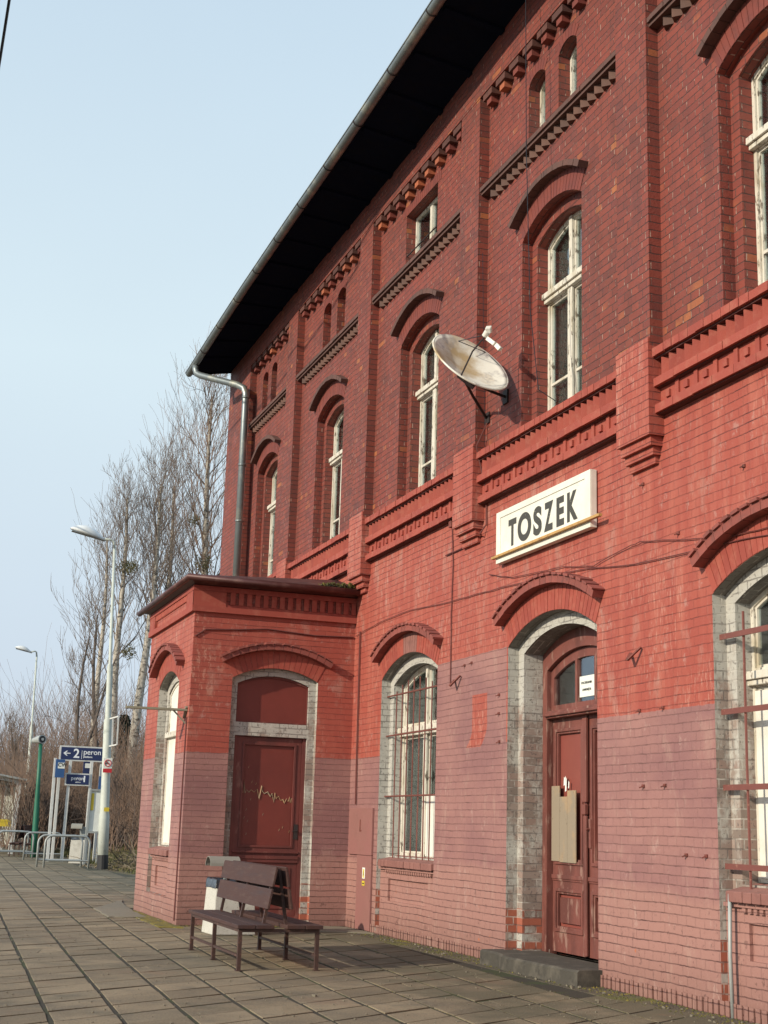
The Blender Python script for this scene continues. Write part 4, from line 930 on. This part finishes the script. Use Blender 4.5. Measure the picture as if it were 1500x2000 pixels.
# ------------------------------------------------------------------ litter bins with hooded stands
def make_bin(label):
    b = thing('litter_bin', label, 'litter bin', group='concrete litter bins on the platform')
    A = MB(); w0, w1, d0, d1, h = .27, .24, .25, .22, .62
    vs = [(-w0,-d0,0),(w0,-d0,0),(w0,d0,0),(-w0,d0,0),(-w1,-d1,h),(w1,-d1,h),(w1,d1,h),(-w1,d1,h),(-w1+.03,-d1+.03,h),(w1-.03,-d1+.03,h),(w1-.03,d1-.03,h),(-w1+.03,d1-.03,h),(-w1+.03,-d1+.03,h-.2),(w1-.03,-d1+.03,h-.2),(w1-.03,d1-.03,h-.2),(-w1+.03,d1-.03,h-.2)]
    A.add(vs, [(3,2,1,0),(0,1,5,4),(1,2,6,5),(2,3,7,6),(3,0,4,7),(4,5,9,8),(5,6,10,9),(6,7,11,10),(7,4,8,11),(8,9,13,12),(9,10,14,13),(10,11,15,14),(11,8,12,15),(12,13,14,15)])
    A.build('body', CONC, b, bevel=.012)
    A = MB(); n = 28; vs = []
    for q in range(n):
        t = 2*pi*q/n; cx_ = max(-1, min(1, 1.9*cos(t))); cy_ = max(-1, min(1, 1.9*sin(t)))
        for (s, z) in ((.80, h-.04), (.95, h+.03+random.uniform(-.004,.012)), (1.03, h+.018), (1.05, h-.075+random.uniform(-.010,.010))): vs.append((w1*s*cx_+(.0), d1*s*cy_, z+random.uniform(-.003,.003)))
    A.add(vs, [(4*q+i, 4*((q+1)%n)+i, 4*((q+1)%n)+i+1, 4*q+i+1) for q in range(n) for i in range(3)])
    A.build('bin_liner', BAG, b, smooth=True, fix=False)
    A = MB(); A.beam((.06, .34, 0), (.06, .12, .84), .20, .03, up=(0,1,0)); A.build('stand', GREYM, b)
    A = MB(); n = 10; vs = []
    for q in range(n+1):
        t = pi*q/n; yy_ = -.115*cos(t); zz_ = .80+.11*sin(t)
        vs += [(-.30, yy_, zz_), (.08, yy_, zz_)]
    A.add(vs, [(2*q, 2*q+2, 2*q+3, 2*q+1) for q in range(n)]); A.tube([(-.30, -.115*cos(pi*q/n), .80+.11*sin(pi*q/n)) for q in range(n+1)], .005, 4)
    o = A.build('hood', simple('weathered_grey_sheet', (.24,.23,.20), .6), b, fix=False); m_ = o.modifiers.new('s', 'SOLIDIFY'); m_.thickness = .006
    return b
n1 = make_bin('pale concrete litter bin with dark liner beside annex corner behind the bench'); n1.location = (-1.97, 17.15, .002); n1.rotation_euler = (0, 0, .05)
n2 = copy_tree(n1); n2['label'] = 'distant pale litter bin with grey hood behind the bicycle hoops'; n2.location = (-.05, 44.2, .0); n2.scale = (.9, .9, 1.3); n2.rotation_euler = (0, 0, -.35)
# ------------------------------------------------------------------ lamp posts
def lamp_post(base, top, H, r0, armend, headlen, label, z0=0):
    t = thing('street_lamp', label, 'street lamp', (0, 0, 0), group='platform lamp posts')
    B = Vector(base); T = Vector(top); d = T-B
    A = MB(); prof = [(0, r0), (.16, r0*.98), (.17, r0*.85), (.45, r0*.78), (.46, r0*.60), (.62, r0*.55), (.63, r0*.33), (1, r0*.28)]
    A.tube([B+d*f for f, _ in prof], [r for _, r in prof], 14); 
    a0 = T; a3 = Vector(armend); A.tube([T-d*.002, T+Vector((-.03, 0, .18)), T+(a3-T)*.35+Vector((0, 0, .16)), a3], [r0*.28, r0*.26, r0*.24, r0*.24], 8)
    A.build('post', LAMPP, t, smooth=True)
    A = MB(); A.tube([B, B+d*.043], r0*1.03, 14); A.build('base_band', BLKP, t)
    hd = (Vector((-1, 0, .22)).normalized()); A = MB(); n = 10; vs = []; prof = [(0, .05, .05), (.1, .07, .10), (.28, .15, .22), (.55, .18, .26), (.8, .13, .17), (1, .03, .04)]
    for f, w, h in prof:
        p = a3+hd*headlen*f
        for q in range(n): tt = 2*pi*q/n; vs.append(p+Vector((0, w*cos(tt)*headlen, max(-.18, sin(tt))*h*headlen*.95)))
    A.add(vs, [(i*n+q, i*n+(q+1)%n, (i+1)*n+(q+1)%n, (i+1)*n+q) for i in range(len(prof)-1) for q in range(n)]); A.build('lamp_head', simple('white_lamp_shell', (.72,.74,.74), .4), t, smooth=True, bevel=0)
    A = MB(); A.beam(a3-hd*.05+Vector((0,0,-.03)), a3+hd*headlen*.95+Vector((0,0,-.045)), .20*headlen, .03); A.build('lamp_glass', simple('grey_lamp_glass', (.22,.24,.25), .3), t)
    return t
lp = lamp_post((-.06, 39.3, 0), (-.38, 39.3, 8.95), 9, .145, (-.72, 39.25, 9.18), .98, 'tall pale lamp post with black foot band and no smoking sticker, beside platform signs')
A = MB(); A.box(-.27, -.03, 39.12, 39.13, 2.72, 3.00, 0); A.box(-.27, -.03, 39.12, 39.13, 2.60, 2.71, 1); A.build('sticker', [PAPER, REDS], lp)
A = MB(); A.tube([(-.15+.09*cos(2*pi*q/20), 39.11, 2.86+.09*sin(2*pi*q/20)) for q in range(21)], .010, 5, caps=False); A.tube([(-.21, 39.11, 2.92), (-.09, 39.11, 2.80)], .009, 5); A.build('sticker_symbol', REDS, lp)
A = MB(); A.box(-.22, -.12, 39.105, 39.112, 2.845, 2.868); A.build('cigarette_symbol', INK, lp)
A = MB()
for p, q in (((-.20, 39.4, 4.08), (-.03, 38.6, 4.12)), ((-.03, 38.6, 4.12), (-.02, 38.6, 3.35)), ((-.02, 38.6, 3.35), (-.16, 39.4, 3.32)), ((-.2, 39.35, 4.08), (-.17, 39.35, 3.32)), ((-.12, 38.98, 4.1), (-.09, 38.98, 3.34))): A.beam(p, q, .035, .035)
A.build('clock_frame', POSTW, lp)
A = MB(); A.box(-.16, -.02, 39.13, 39.135, 1.55, 1.66); A.build('yellow_sticker', YEL, lp)
lamp_post((.52, 66, 0), (.39, 66, 8.70), 9, .14, (.10, 65.9, 8.86), .75, 'more distant slim lamp post left of the green loudspeaker mast')
# green mast with loudspeaker
gm = thing('loudspeaker_mast', 'green mast carrying a round loudspeaker beside the distant lamp post', 'loudspeaker mast')
A = MB(); A.tube([(-.76, 50, 0), (-.77, 50, .9), (-.78, 50, 1.5), (-.80, 50, 2.4), (-.83, 50, 3.92)], [.11, .11, .10, .075, .065], 10); A.build('pole', GREEN, gm, smooth=True)
A = MB(); A.tube([(-1.05, 50.25, 3.97), (-.90, 49.9, 4.0), (-.82, 49.7, 4.0)], [.09, .13, .155], 14); A.build('horn', GREYM, gm, smooth=False)
A = MB(); A.tube([(-.822, 49.705, 4.0), (-.815, 49.69, 4.0)], .12, 14); A.build('horn_mouth', BLKP, gm)
A = MB(); A.tube([(-.813, 49.685, 4.0), (-.81, 49.67, 4.0)], .05, 10); A.build('horn_core', GREYM, gm)
# ------------------------------------------------------------------ platform signs
def post(A, p, q, w=.085): A.beam(p, q, w, w)
s2 = thing('platform_sign', 'navy platform sign with left arrow reading 2 peron, beside the lamp post', 'sign', group='platform direction signs')
YS = 46
sA = MB(); post(sA, (-.62, YS, 0), (-.60, YS, 3.10)); post(sA, (.70, YS, 0), (.72, YS, 3.10)); sA.build('post', POSTW, s2)
A = MB(); A.box(-.66, .76, YS-.09, YS-.045, 3.15, 3.63); A.build('frame', POSTW, s2)
A = MB(); A.box(-.61, .71, YS-.10, YS-.091, 3.195, 3.585); A.build('panel', NAVY, s2)
yt = YS-.105
A = MB(); A.box(-.48, -.31, yt-.003, yt, 3.375, 3.405); A.prism([(-.54, 3.39), (-.44, 3.47), (-.40, 3.47), (-.475, 3.39), (-.40, 3.31), (-.44, 3.31)], [], yt-.003, yt, 'Y'); A.box(.045, .058, yt-.003, yt, 3.22, 3.50); A.build('arrow', SIGNTXT, s2)
text('2', .40, (-.22, yt, 3.26), 'Y', SIGNTXT, s2, 'lettering', .008); text('peron', .235, (.10, yt, 3.375), 'Y', SIGNTXT, s2, 'lettering', .002); text('platform', .085, (.105, yt, 3.27), 'Y', SIGNTXT, s2, 'lettering', .002)
s1 = thing('platform_sign', 'small navy sign reading peron 1 on two white posts', 'sign', group='platform direction signs')
YS1 = 45.8
A = MB(); post(A, (-.34, YS1, 0), (-.30, YS1, 3.15)); post(A, (.37, YS1, 0), (.38, YS1, 3.15)); A.build('post', POSTW, s1)
A = MB(); A.box(-.44, .35, YS1-.09, YS1-.045, 2.37, 2.76); A.build('frame', POSTW, s1)
A = MB(); A.box(-.40, .31, YS1-.10, YS1-.091, 2.41, 2.72); A.build('panel', NAVY, s1)
yt = YS1-.105
text('peron', .17, (-.26, yt, 2.545), 'Y', SIGNTXT, s1, 'lettering', .001); text('1', .26, (.10, yt, 2.50), 'Y', SIGNTXT, s1, 'lettering', .01); text('platform', .05, (-.12, yt, 2.465), 'Y', SIGNTXT, s1, 'lettering', .001)
def poster(name, x0, x1, z0, z1, y, m, label, txt=None, sticker=True, posts=((0, 0),)):
    t = thing(name, label, 'sign'); A = MB(); A.box(x0, x1, y-.04, y, z0, z1); A.build('panel', m, t)
    if sticker: A = MB(); zc = (z0+z1)/2; A.box(x0+(x1-x0)*.25, x1-.005, y-.05, y-.041, zc+.0, zc+(z1-z0)*.32); A.build('notice', PAPER, t)
    A = MB()
    for px, h in posts: A.beam((px, y+.05, 0), (px, y+.05, h), .085, .085)
    A.build('post', POSTW, t)
    if txt: text(txt, .16, (x0+.07, y-.052, (z0+z1)/2+.06), 'Y', INK if sticker else SIGNTXT, t, 'lettering', .004)
    return t
poster('blue_info_board', -.79, -.50, 2.60, 3.17, 45.6, BLUE, 'blue poster board on leaning white post under the 2 peron sign, leftmost', 'CW', True, ((-.80, 3.2),))
poster('blue_info_board', -.0+.22, .45, 2.74, 3.20, 46.6, NAVY, 'narrow dark blue notice above the right end of the peron 1 sign', None, True, ((.50, 3.1),))
poster('blue_info_board', .46, .64, 2.20, 2.66, 44.6, BLUE, 'small blue sign half hidden behind the near lamp post', 't', False, ((.66, 2.6),))
ic = thing('timetable_case', 'grey framed timetable case behind the near lamp post', 'timetable case')
A = MB()
for x in (.0, .38): A.beam((x-.05, 43, 0), (x, 43, 2.2), .06, .06)
A.beam((-.0, 43, 2.2), (.40, 43, 2.2), .05, .05); A.beam((-.03, 43, .95), (.35, 43, .95), .05, .05); A.build('frame', GREYM, ic)
A = MB(); A.prism([(-.02, .98), (.34, .98), (.37, 2.17), (.01, 2.17)], [], 43.02, 43.04, 'Y'); A.build('timetable', PAPER, ic)
A = MB(); A.box(.04, .12, 43.0, 43.015, 1.6, 2.1); A.build('yellow_timetable', YEL, ic)
# bicycle hoops
hp = None
def hoop():
    t = thing('bicycle_hoop', 'x', 'bicycle stand', group='grey steel bicycle hoops')
    A = MB(); L = 1.24; h = .86; r = .20
    pts = [(0, 0, 0), (0, 0, h-r)]+[(r-r*cos(a), 0, h-r+r*sin(a)) for a in (pi/8, pi/4, 3*pi/8, pi/2)]+[(L-r+r*sin(a), 0, h-r+r*cos(a)) for a in (0, pi/8, pi/4, 3*pi/8, pi/2)]+[(L, 0, 0)]
    A.tube(pts, .030, 8); A.build('hoop_tube', GREYM, t, smooth=True); A = MB(); A.tube([(0, 0, .2), (L, 0, .2)], .024, 6); A.build('lower_rail', GREYM, t); return t
hl = ['nearest of the grey bicycle hoops, closest to the lamp post', 'second nearest grey bicycle hoop, just behind the nearest', 'third grey bicycle hoop, apart from the near pair', 'fourth bicycle hoop, beside the distant bench', 'farthest bicycle hoop, behind the distant bench']
hpos = [(-1.6, 39.7, .12), (-1.72, 40.3, .12), (-1.42, 46.8, .2), (-2.1, 49.0, .2), (-2.15, 50.2, .2)]
h0 = hoop()
for i, (x, y, a) in enumerate(hpos):
    t = h0 if i == 0 else copy_tree(h0); t.location = (x, y, 0); t.rotation_euler = (0, 0, a); t['label'] = hl[i]
# ------------------------------------------------------------------ shelter
sh = thing('platform_shelter', 'white framed platform shelter with translucent walls and yellow seat, left edge', 'shelter')
A = MB(); xr, yf = -1.16, 54
for x, y in ((xr, yf), (xr-.0, yf+4.5), (xr-1.5, yf), (xr-1.5, yf+4.5)): A.beam((x, y, 0), (x+.10, y, 2.62 if x > -2 else 2.80), .16, .12)
A.beam((xr+.10, yf, 2.62), (xr-1.5, yf, 2.85), .08, .1); A.beam((xr+.10, yf+4.5, 2.62), (xr-1.5, yf+4.5, 2.85), .08, .1); A.beam((xr+.1, yf, 2.62), (xr+.1, yf+4.5, 2.62), .08, .1)
A.build('frame', POSTW, sh)
A = MB(); A.add([(xr+.35, yf-.3, 2.66), (xr+.35, yf+4.8, 2.66), (xr-1.9, yf+4.8, 3.0), (xr-1.9, yf-.3, 3.0), (xr+.35, yf-.3, 2.73), (xr+.35, yf+4.8, 2.73), (xr-1.9, yf+4.8, 3.07), (xr-1.9, yf-.3, 3.07)], [(3,2,1,0),(4,5,6,7),(0,1,5,4),(1,2,6,5),(2,3,7,6),(3,0,4,7)]); A.build('roof', GREYM, sh)
A = MB(); A.box(xr-1.4, xr-.1, yf+4.5, yf+4.52, .3, 2.5); A.box(xr+.04, xr+.06, yf+.1, yf+4.4, .3, 2.45)
A.build('wall_panel', simple('translucent_grey_panel', (.40,.40,.34), .5), sh)
A = MB()
for k_ in range(7):
    y = yf+.3+k_*.65; A.beam((xr+.035, y, .3), (xr+.035, y, 2.45), .03, .02)
for z in (.3, .85, 1.4, 1.95): A.beam((xr+.034, yf+.1, z), (xr+.034, yf+4.4, z), .03, .02); A.beam((xr-1.4, yf+4.48, z), (xr-.1, yf+4.48, z), .03, .02)
A.build('glazing_bar', POSTW, sh)
A = MB(); A.box(xr-1.3, xr-.02, yf+.6, yf+1.0, .98, 1.24); A.build('seat', YEL, sh)
# overhead line
A = MB(); A.tube([(-5.6, 400, 11.0), (-5.6, 90, 11.0), (-5.6, 40, 11.2), (-5.6, 22, 11.62), (-5.6, 18.83, 11.96), (-5.6, 17.64, 12.19), (-5.6, 8, 14.1)], .022, 5)
o = A.build('overhead_wire', BLKC); tag(o, 'dark overhead wire crossing the upper left sky corner', 'wire')
# ------------------------------------------------------------------ trees
def grow(mb, p, d, L, r, depth, rnd, spread=.5, up=.25, kids=3, minr=.012, sides=3, tw=None):
    """one limb and, recursively, the limbs that leave it"""
    nseg = 4 if depth > 0 else 3; pts = [p.copy()]; rr = [r]; q = p.copy(); dd = d.copy()
    for i in range(nseg):
        dd = (dd+Vector((rnd.gauss(0, .12), rnd.gauss(0, .12), rnd.gauss(0, .08)+up*.22))).normalized(); q = q+dd*(L/nseg); pts.append(q.copy()); rr.append(max(minr*.6, r*(1-.62*(i+1)/nseg)))
    mb.tube(pts, rr, 5 if r > .05 else sides, caps=False)
    if depth == 0: return
    for k in range(kids):
        t = rnd.uniform(.25, 1.0) if k else 1.0; i = min(nseg-1, int(t*nseg)); b = pts[i].lerp(pts[i+1], t*nseg-i) if i < nseg else pts[-1]
        a = rnd.uniform(0, 2*pi); o = dd.orthogonal().normalized(); o.rotate(Matrix.Rotation(a, 3, dd)); s = spread*rnd.uniform(.7, 1.5)*(1 if k else .5)
        nd = (dd*cos(s)+o*sin(s)+Vector((0,0,up*.35))).normalized()
        grow(mb, b, nd, L*rnd.uniform(.55, .8), max(minr, r*.52), depth-1, rnd, spread, up, kids, minr, sides)
def bare_tree(name, base, lean, H, r, crown0, label, seed, nlimb=16, spread=.55, limb=.28, bark=BIRCH, twig=TWIG, kids=4, up=.5, depth=3, mist=(), fork=0):
    rnd = random.Random(seed); t = thing(name, label, 'tree', group='bare trees beyond the platform end')
    B = Vector(base); A = MB(); pts = []; rr = []; n = 14
    for i in range(n+1):
        f = i/n; pts.append(B+Vector((lean[0]*f+.12*sin(f*7+seed), lean[1]*f+.12*cos(f*5+seed), H*.92*f))); rr.append(r*(1-.88*f)+.015)
    A.tube(pts, rr, 9); 
    if fork: 
        for q in range(fork):
            i0 = int(n*(.38+.12*q)); p0 = pts[i0]; d_ = Vector((rnd.choice((-1, 1))*.32, rnd.uniform(-.2,.2), 1)).normalized(); pp_ = [p0+d_*H*.55*f+Vector((.1*sin(f*6), 0, f*f*.4)) for f in [j/8 for j in range(9)]]
            A.tube(pp_, [rr[i0]*.7*(1-.85*j/8)+.012 for j in range(9)], 7); pts_f = pp_
    A.build('trunk', bark, t, smooth=True, fix=False)
    C = MB()
    for k in range(nlimb):
        f = crown0+(1-crown0)*(k+rnd.random()*.8)/nlimb; f = min(f, .985); i = min(n-1, int(f*n)); b = pts[i].lerp(pts[i+1], f*n-i)
        a = k*2.4+rnd.uniform(-.5, .5); el = rnd.uniform(.5, 1.0)+.4*f; d = Vector((cos(a)*cos(el), sin(a)*cos(el), sin(el))); L = H*limb*(1.15-.75*(f-crown0)/(1-crown0))*rnd.uniform(.7, 1.15)
        grow(C, b, d, L, max(.024, r*.22*(1-f*.6)), depth, rnd, spread, up, kids, .009)
    if fork:
        for k in range(nlimb//2):
            f = .3+.7*k/(nlimb//2); j = min(7, int(f*8)); b = pts_f[j]; a = k*2.4; el = rnd.uniform(.5, 1.1); grow(C, b, Vector((cos(a)*cos(el), sin(a)*cos(el), sin(el))), H*limb*.8, .032, depth-1, rnd, spread, up, kids, .012)
    C.build('crown', twig, t, fix=False)
    for (mx, mz, mr) in mist:
        Mt = MB(); f = mz/(H*.92); cpt = Vector((B.x+mx, B.y-.5, B.z+mz))
        for k in range(200):
            v_ = Vector((rnd.gauss(0, 1), rnd.gauss(0, 1), rnd.gauss(0, 1))).normalized()*mr*rnd.uniform(.3, 1); p_ = cpt+v_; s_ = mr*.16
            Mt.add([p_, p_+Vector((rnd.uniform(-s_,s_), 0, s_)), p_+Vector((s_, rnd.uniform(-s_,s_), rnd.uniform(-s_,s_)))], [(0,1,2)])
        Mt.build('mistletoe', IVY, t, fix=False)
    return t
bare_tree('birch_tree', (4.45, 62, .3), (.55, 0), 17.6, .27, .56, 'tall pale birch nearest to the annex, its trunk rising left of the roof', 3, 32, .6, .15, kids=3, mist=((-.6, 12.2, .3),))
bare_tree('birch_tree', (3.80, 62.5, .3), (-.35, 0), 17.0, .24, .52, 'slender spotted birch right behind the tall lamp post', 8, 31, .6, .15, kids=3, mist=((.15, 8.4, .38), (-.2, 12.2, .42)))
bare_tree('birch_tree', (3.5, 66, .3), (-.30, 0), 15.6, .20, .45, 'thin birch partly hidden by the tall lamp post', 21, 16, .55, .14, kids=3)
bare_tree('tall_bare_tree', (8.2, 66, .3), (-.2, 0), 24.0, .33, .30, 'tallest bare tree, its crown against the station gutter end', 5, 58, .6, .17, kids=3, bark=BIRCH, twig=TWIGB, mist=((-.3, 13.4, .5), (-.9, 15.5, .35)))
bare_tree('tall_bare_tree', (6.4, 67, .3), (.1, 0), 19.0, .26, .35, 'bare tree between the birches and the tallest tree', 15, 32, .6, .17, kids=3, twig=TWIG)
bare_tree('dark_bare_tree', (1.45, 60, .2), (.45, 0), 9.6, .14, .30, 'small dark bare tree above the 2 peron sign', 12, 12, .6, .16, bark=TWIG, kids=3, fork=1)
bare_tree('dark_bare_tree', (2.9, 61, .2), (-.6, 0), 10.8, .15, .42, 'crooked dark tree with long branches left of the lamp post', 31, 12, .6, .17, bark=TWIG, kids=3)
bare_tree('dark_bare_tree', (.2, 70, .2), (-.2, 0), 5.6, .08, .2, 'low bare tree between the distant lamp and the green mast', 41, 12, .6, .22, bark=TWIG)
# evergreen
t = thing('evergreen_tree', 'small dark evergreen between the birch trunks behind the annex', 'tree'); rnd = random.Random(2)
A = MB(); A.tube([(5.0, 68, 0), (5.0, 68, 6.3)], [.12, .03], 6); A.build('trunk', TWIG, t)
A = MB()
for k in range(4200):
    z = .8+5.6*rnd.random()**1.3; a = rnd.random()*2*pi; rad_ = (6.7-z)*.36*rnd.random()**.5; p_ = Vector((5.0+rad_*cos(a), 68+rad_*sin(a), z)); s_ = .16
    A.add([p_, p_+Vector((s_*cos(a), s_*sin(a), -.07)), p_+Vector((rnd.uniform(-.08,.08), rnd.uniform(-.08,.08), -.14))], [(0,1,2)])
A.build('crown', CONIF, t, fix=False)
# thicket of bare shrubs
rnd = random.Random(77); A = MB()
def shrub(x, y, h, k, z=.2):
    for i in range(k):
        d = Vector((rnd.gauss(0, .28), rnd.gauss(0, .28), 1)).normalized(); grow(A, Vector((x+rnd.uniform(-.4,.4), y+rnd.uniform(-.4,.4), z)), d, h*rnd.uniform(.5, .75), .017, 2, rnd, .42, .2, 3, .009)
for i in range(300):
    y = rnd.uniform(53, 66); x = -1.2+rnd.random()*10.5+(y-56)*.05; 
    shrub(x, y, rnd.uniform(1.2, 4.4)*(1 if x > 1 else .8), 4)
for i in range(160):
    y = rnd.uniform(75, 95); x = -.5+rnd.random()*15; shrub(x, y, rnd.uniform(4, 7.5), 4)
for i in range(60):
    y = rnd.uniform(47, 53); x = 1.6+rnd.random()*3.5; shrub(x, y, rnd.uniform(1.5, 3.2), 4)
o = A.build('bare_thicket', TWIGB, fix=False); tag(o, 'dense brown thicket of bare shrubs behind the platform end', 'thicket', kind='stuff')
# distant wood, reads as one mass
A = MB()
for i in range(900):
    y = rnd.uniform(105, 150); x = rnd.uniform(-4, 40); h = rnd.uniform(4.5, 8); p = Vector((x, y, 0))
    A.tube([p, p+Vector((rnd.uniform(-.3,.3), 0, h*.5)), p+Vector((rnd.uniform(-.8,.8), 0, h))], [.10, .07, .02], 3, caps=False)
    for q in range(7):
        b = p+Vector((0, 0, h*rnd.uniform(.15, .9))); A.tube([b, b+Vector((rnd.uniform(-1.2,1.2), rnd.uniform(-.6,.6), rnd.uniform(.5, 2)))], [.035, .012], 3, caps=False)
o = A.build('distant_wood', TWIG, fix=False); tag(o, 'far bare wood along the horizon', 'wood', kind='stuff')
# dead grass and brushwood on the bank
A = MB()
for i in range(9000):
    y = rnd.uniform(36, 58); ed = .25-(y-34)*.07 if y < 40 else -.1+(y-40)*.03; x = ed+.25+abs(rnd.gauss(0, 2.6)); z = gz(x, y); h = rnd.uniform(.05, .22); w = .012; a = rnd.random()*3.1
    tip = Vector((x+rnd.gauss(0,.09), y+rnd.gauss(0,.09), z+h)); A.add([(x-w*cos(a), y-w*sin(a), z), (x+w*cos(a), y+w*sin(a), z), tip], [(0,1,2)])
GRASS = simple('dry_grass', (.16,.135,.06), .95, 0, [((.09,.10,.03), 1.2, .45, .6)])
o = A.build('dry_grass', GRASS, fix=False); tag(o, 'dry yellowish grass on the low bank', 'grass', kind='stuff')
A = MB()
for i in range(260):
    x = 1.1+rnd.gauss(0, .5); y = 39.5+rnd.gauss(0, 1.6); z = gz(x, y)+abs(rnd.gauss(0, .10)); d = Vector((rnd.gauss(0,1), rnd.gauss(0,1), rnd.gauss(0,.35))).normalized(); L = rnd.uniform(.2, .9)
    A.tube([Vector((x,y,z)), Vector((x,y,z))+d*L*.5+Vector((0,0,.04)), Vector((x,y,z))+d*L], [rnd.uniform(.008, .03), .012, .006], 4, caps=False)
o = A.build('brushwood', simple('cut_wood', (.19,.15,.10), .9, 0, [((.08,.06,.045), 6, .5, .6)]), fix=False); tag(o, 'heap of cut branches beside the near lamp post foot', 'brushwood', kind='stuff')
